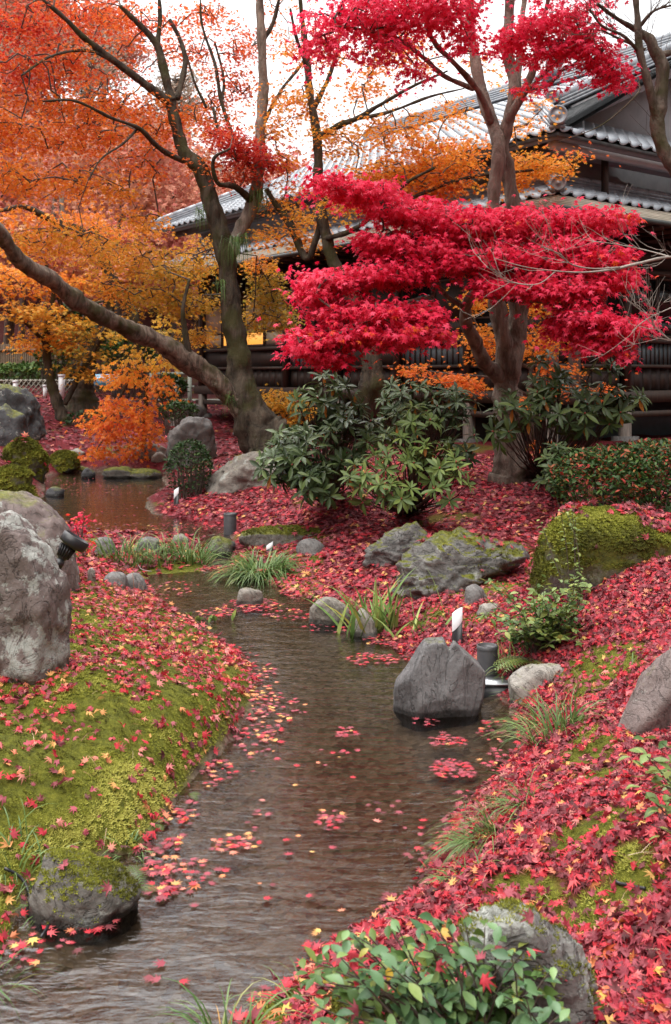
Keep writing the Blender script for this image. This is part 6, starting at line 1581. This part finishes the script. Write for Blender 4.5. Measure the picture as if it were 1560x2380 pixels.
for i, (u, y) in enumerate(((8, 33), (42, 32), (90, 30), (135, 28.5), (20, 36))):
    x = (u / K - CX) * y / F; z = h1(x, y); mb = MB(); mb.tube(catmull([[x, y, z - .3], [x + .15, y, z + 2], [x + .1 + .2 * (i % 3), y, z + 5.5]], 10), np.linspace(.13, .07, 10), 7)
    thing('slim_trunk', mb.verts(), mb.faces(), M_BARK_G, (x, y, z), label='slim bare tree trunk behind the bamboo fence', cat='tree', group='slim trunks behind the bamboo fence', smooth=True)

# ------------------------------------------------------------------ fallen leaves
FL = []      # pos, rot, scale, tint
def lay(x, y, z, nrm, size, tint, jit=.28):
    n = len(x)
    FL.append((np.stack([x, y, z], -1), rots_n(nrm, rng.uniform(0, 6.28, n), rng.normal(0, jit, n), rng.normal(0, jit, n)), size, tint))
def tints(n, red=.5, sd=.22, warm=.08):
    t = rng.normal(red, sd, n) * .75; t = np.clip(t, 0, .76)
    w_ = rng.random(n) < warm; t[w_] = rng.uniform(.78, 1, w_.sum()); return t
def size_n(n, s=.075): return s * np.clip(rng.normal(1, .2, n), .55, 1.5)
# carpets on the ground
def carpet(n, x0, x1, y0, y1, dens, s, red, warm, pw=1.0, jit=.3, lift=.02, beyond=False):
    x = rng.uniform(x0, x1, n); y = y0 + (y1 - y0) * rng.random(n) ** pw; p = np.stack([x, y, 0 * x], -1)
    d = sdist(x, y); ok = (d > -.02) & (rng.random(n) < dens(x, y, d, p)); x, y, d = x[ok], y[ok], d[ok]; z = hgt(x, y); ok = in_view(x, y, z, 480) & ~in_view(x, y, z, 25) if beyond else in_view(x, y, z, 25); x, y, z = x[ok], y[ok], z[ok]; n = len(x)
    lay(x, y, np.maximum(z, .0) + rng.uniform(.003, lift, n), normals(x, y), size_n(n, s), tints(n, red, .24, warm), jit)
def d_right(x, y, d, p):
    a = ((x > -.15) | (y > 8.2)).astype(float)
    near_ = 1 - moss_map(p) * .93
    return a * np.where(y < 7.5, .10 + .90 * near_, 1) * smooth01(-.05, .12, d) * np.where(((x - .36) / .24) ** 2 + ((y - 1.98) / .34) ** 2 < 1, .12, 1)
carpet(104000, -.2, 3.2, 1.6, 7.5, d_right, .034, .48, .05, 1.25, .42, .026)
carpet(48000, -2.2, 6.5, 7.5, 14.5, lambda x, y, d, p: (smooth01(-.1, .3, d) * np.where((y > 12.5) & (x < .3), .5, 1)) * (1 - .6 * smooth01(.28, .42, pn(p, .8, 22, 3))), .052, .46, .08, 1.0, .35, .03)
carpet(9000, -7, -1.6, 8.5, 16, lambda x, y, d, p: smooth01(0, .25, d) * .8, .065, .22, .05, 1.0, .35, .03)
def d_left(x, y, d, p):
    a = (x < .1) & (y < 8.2) & (x > -3)
    n1 = pn(p, 2.2, 41, 3)
    crest = np.exp(-(((x + .75) - (y - 5.2) * -.42) / .22) ** 2) * smooth01(4.2, 5.2, y) + smooth01(6.3, 7.2, y)
    edge = np.exp(-((d - .02) / .06) ** 2) * .9
    return a * np.clip(.16 + .8 * smooth01(.02, .36, n1) + .42 * crest + edge * .35, 0, 1)
carpet(26000, -2.8, .1, 2.4, 8.2, d_left, .036, .58, .16, 1.0, .4, .03)
carpet(14000, -9, .5, 15, 27, lambda x, y, d, p: smooth01(0, .5, d) * .8, .09, .16, .05, 1.0, .3, .03)
carpet(26000, .2, 5.5, 1.5, 8.5, d_right, .045, .48, .05, 1.2, .42, .026, beyond=True)
carpet(6000, -5, .1, 2.0, 8.2, d_left, .040, .58, .16, 1.0, .4, .03, beyond=True)
# floating on the water: (u, v, ru, rv, n, warm)
for (u, v, ru, rv, n, wm_) in [(605, 1590, 35, 50, 80, .25), (640, 1650, 70, 36, 80, .3), (600, 1720, 60, 40, 60, .25), (505, 1800, 40, 30, 30, .2), (420, 1920, 30, 60, 34, .15), (380, 2000, 50, 40, 46, .15), (540, 1965, 60, 16, 34, .3), (430, 2040, 90, 40, 34, .15), (380, 2075, 30, 20, 30, .1), (560, 1540, 40, 40, 60, .25),
                               (585, 1408, 70, 16, 170, .15), (500, 1425, 45, 12, 60, .2), (680, 1430, 60, 12, 60, .15), (440, 1322, 110, 7, 260, .12), (600, 1332, 90, 8, 260, .12), (700, 1378, 50, 12, 120, .12), (760, 1460, 60, 14, 30, .15), (400, 1370, 60, 20, 60, .12), (870, 1535, 60, 14, 70, .12), (960, 1510, 40, 30, 90, .12), (900, 1490, 60, 14, 80, .12),
                               (805, 1705, 22, 6, 22, .05), (800, 1755, 30, 10, 6, .05), (1040, 1725, 45, 14, 40, .05), (1050, 1790, 50, 22, 90, .03), (980, 1680, 40, 10, 10, .1), (1160, 1700, 50, 30, 34, .1), (1170, 1770, 50, 30, 40, .1), (765, 1910, 35, 24, 26, .05), (770, 1985, 12, 8, 2, 0), (575, 1925, 20, 6, 3, .3), (620, 1895, 30, 6, 4, .1), (880, 1880, 60, 20, 6, 0), (730, 1840, 160, 160, 18, .2), (600, 2060, 160, 120, 9, .3), (370, 2270, 110, 10, 5, 0), (160, 2170, 100, 40, 22, .3), (220, 2140, 80, 20, 10, .1), (50, 2230, 60, 40, 16, .05), (760, 2150, 60, 30, 3, 1), (940, 2120, 50, 40, 60, .05), (660, 2320, 80, 30, 34, .1), (1000, 1960, 60, 60, 16, .0), (1090, 1880, 40, 40, 30, .05),
                               (220, 1140, 160, 14, 160, .1), (160, 1120, 80, 10, 80, .1), (330, 1190, 100, 24, 60, .1), (260, 1225, 100, 10, 60, .1), (430, 1225, 80, 14, 120, .1)]:
    c = G(u, v); a = rng.uniform(0, 6.28, n); q = np.sqrt(rng.random(n)) ; x = c[0] + np.cos(a) * q * px(ru, c[1]); y = c[1] + np.sin(a) * q * max(px(rv, c[1]) * c[1] / HC, .05)
    ok = sdist(x, y) < .02; x, y = x[ok], y[ok]; n = len(x)
    if n: lay(x, y, rng.uniform(.004, .012, n), np.tile([0, 0, 1.], (n, 1)), size_n(n, .032), np.where((tt_ := tints(n, .5, .22, wm_)) < .77, np.minimum(tt_, .66), tt_), .07)
# on the rocks
def on_rock(label, n, s=.07, thr=.5, red=.5):
    c, nf, ar, o = ROCK[label]; w_ = ar * (nf[:, 2] > thr) * smooth01(-.1, .35, pn(c, 2.2, 51, 3)); w_ /= w_.sum(); i = rng.choice(len(c), n, p=w_); p = c[i] + nf[i] * .022
    lay(p[:, 0], p[:, 1], p[:, 2], nf[i], size_n(n, s), tints(n, red, .24, .06), .3)
on_rock('broad mossy boulder topped with fallen leaves under the clipped hedge', 700, .05, .45, .4)
on_rock('jagged layered outcrop, the larger one nearer the mossy boulder', 70, .045)
on_rock('dark rock with yellow moss in the lower left water', 2, .036)
on_rock('long low stone slab with moss ends under the dark cylinder', 30, .05)
on_rock('grey lichen rock ridge behind the leafy bush at the bottom', 9, .034)
on_rock('green mossy rock, the larger of the pair at left pond edge', 25, .09)
for _ in range(14):
    a_ = g5.uniform(0, 6.28); q_ = math.sqrt(g5.random()); c = P(1010 + math.cos(a_) * q_ * 300, 2270 + math.sin(a_) * q_ * 110, g5.uniform(1.9, 2.1))
    lay(c[:1], c[1:2], c[2:], np.array([[0, -.4, .9]]), size_n(1, .038), tints(1, .55, .12, .05), .5)
# loose leaf stalks and bits of twig in the litter
n_ = 5200; x = rng.uniform(-2.5, 3, n_); y = 1.7 + 6 * rng.random(n_) ** 1.3; d = sdist(x, y); z = hgt(x, y); ok = (d > .02) & in_view(x, y, z) & ((x > -.1) | (rng.random(n_) < .35)); x, y, z = x[ok], y[ok], z[ok]; n_ = len(x)
stalk = (np.array([(-.012, 0, 0), (.012, 0, 0), (0, .45, .07), (0, 1, .02), (.02, .45, .07)]), np.array([(0, 1, 4), (0, 4, 2), (2, 4, 3)]))
V, T, C = scatter([stalk], np.stack([x, y, z + .028], -1), rots_n(normals(x, y), rng.uniform(0, 6.28, n_), rng.normal(0, .25, n_), rng.normal(0, .25, n_)), rng.uniform(.03, .085, n_), rng.random(n_))
build('leaf_stalks', V, T, leaf_mat('stalk', [(0, (.16, .05, .03)), (.5, (.35, .16, .10)), (1, (.50, .38, .26))], trans=.05), tint=C, kind='stuff', label='loose leaf stalks and twig bits lying in the litter')
fp, frt, fs, ft = (np.concatenate([f[i] for f in FL]) for i in range(4))
# heap of leaves lodged on the leafy bush and the azalea stays with the carpets below
u = CX + F * fp[:, 0] / fp[:, 1]; v = HOR - F * (fp[:, 2] - HC) / fp[:, 1]
inf = (u > 6) & (u < 665) & (v < 1018) & (fp[:, 1] > 1.5)
behind = (u > 300) & (u < 575) & (v > 915)
key = np.where(inf & ~behind, fs / fp[:, 1] * rng.uniform(.8, 1.2, len(fp)) * (1 + (ft > .78) * .1), 0)
o = np.argsort(-key)[:300]
fidx = rng.integers(0, len(T7) - 2, len(fp))
wetm = (sdist(fp[:, 0], fp[:, 1]) < .03) & (fp[:, 2] < .02)
fidx[wetm] = rng.integers(len(T7) - 2, len(T7), wetm.sum())
fme = {kk: [mk_mesh('fallen_leaf', tv, tt, mm) for tv, tt in T7] for kk, mm in M_F.items()}
LM = [(*GT(u_, v_)[:2], t_) for u_, v_, t_ in ((180, 2170, 'beside the rock with yellow moss'), (90, 1580, 'at the foot of the lichen boulder'), (330, 1450, 'on the leafy crest of the left bank'), (250, 1750, 'on the open moss of the left bank'), (380, 1870, 'along the left moss rim'), (630, 1640, 'by the tip of the moss bank'), (480, 1980, 'in the drift off the left rim'), (800, 1710, 'in midstream'), (700, 1950, 'in the lower stream'), (1050, 1740, 'in front of the heart rock'), (1150, 1950, 'near the largest grey green sedge'), (1290, 1700, 'around the brown green grass tuft'), (1480, 1750, 'below the slanted rock'), (1500, 1950, 'under the edge shrub'), (1300, 2020, 'by the short black cable'), (1000, 2180, 'at the water edge above the leafy bush'), (1200, 2080, 'behind the lichen rock'), (1400, 2150, 'right of the lichen rock'), (1500, 2320, 'in the bottom right corner'), (650, 2330, 'left of the leafy bush'), (1000, 2300, 'among the leafy bush'), (60, 2050, 'in the left edge grass'), (400, 2250, 'in the bottom of the stream'))]
names = {'dark': 'wine dark curled fallen maple leaf', 'red': 'bright red fallen maple leaf', 'orange': 'orange fallen maple leaf', 'yellow': 'yellow fallen maple leaf'}
for i in o:
    kk = 'dark' if ft[i] < .3 else 'red' if ft[i] < .77 else 'orange' if ft[i] < .9 else 'yellow'
    x, y = fp[i, 0], fp[i, 1]; wet = fp[i, 2] < .014 and sdist(np.array([x]), np.array([y]))[0] < .01
    where = ('floating ' if wet else 'lying ') + min(LM, key=lambda q: (q[0] - x) ** 2 + (q[1] - y) ** 2)[2]
    ob = bpy.data.objects.new('fallen_leaf', fme[kk][fidx[i]]); COL.objects.link(ob)
    M = np.eye(4); M[:3, :3] = frt[i] * fs[i]; M[:3, 3] = fp[i]; ob.matrix_basis = Matrix(M.tolist())
    tag(ob, names[kk].replace(' fallen', '') + ' ' + where, 'leaf', 'fallen maple leaves')
k = np.ones(len(fp), bool); k[o] = False
seen = in_view(fp[:, 0], fp[:, 1], fp[:, 2], 26)
nearm = k & (fp[:, 1] < 6.5) & seen
V1, T1, C1 = scatter(T7, fp[nearm], frt[nearm], fs[nearm], ft[nearm], fidx[nearm]); farm = k & ((fp[:, 1] >= 6.5) | ~seen)
V2, T2, C2 = scatter(TF, fp[farm], frt[farm], fs[farm] * 1.1, ft[farm])
build('fallen_leaves', np.vstack([V1, V2]), np.vstack([T1, T2 + len(V1)]), M_FALL, tint=np.concatenate([C1, C2]), kind='stuff', label='carpet of fallen red maple leaves over banks and water')
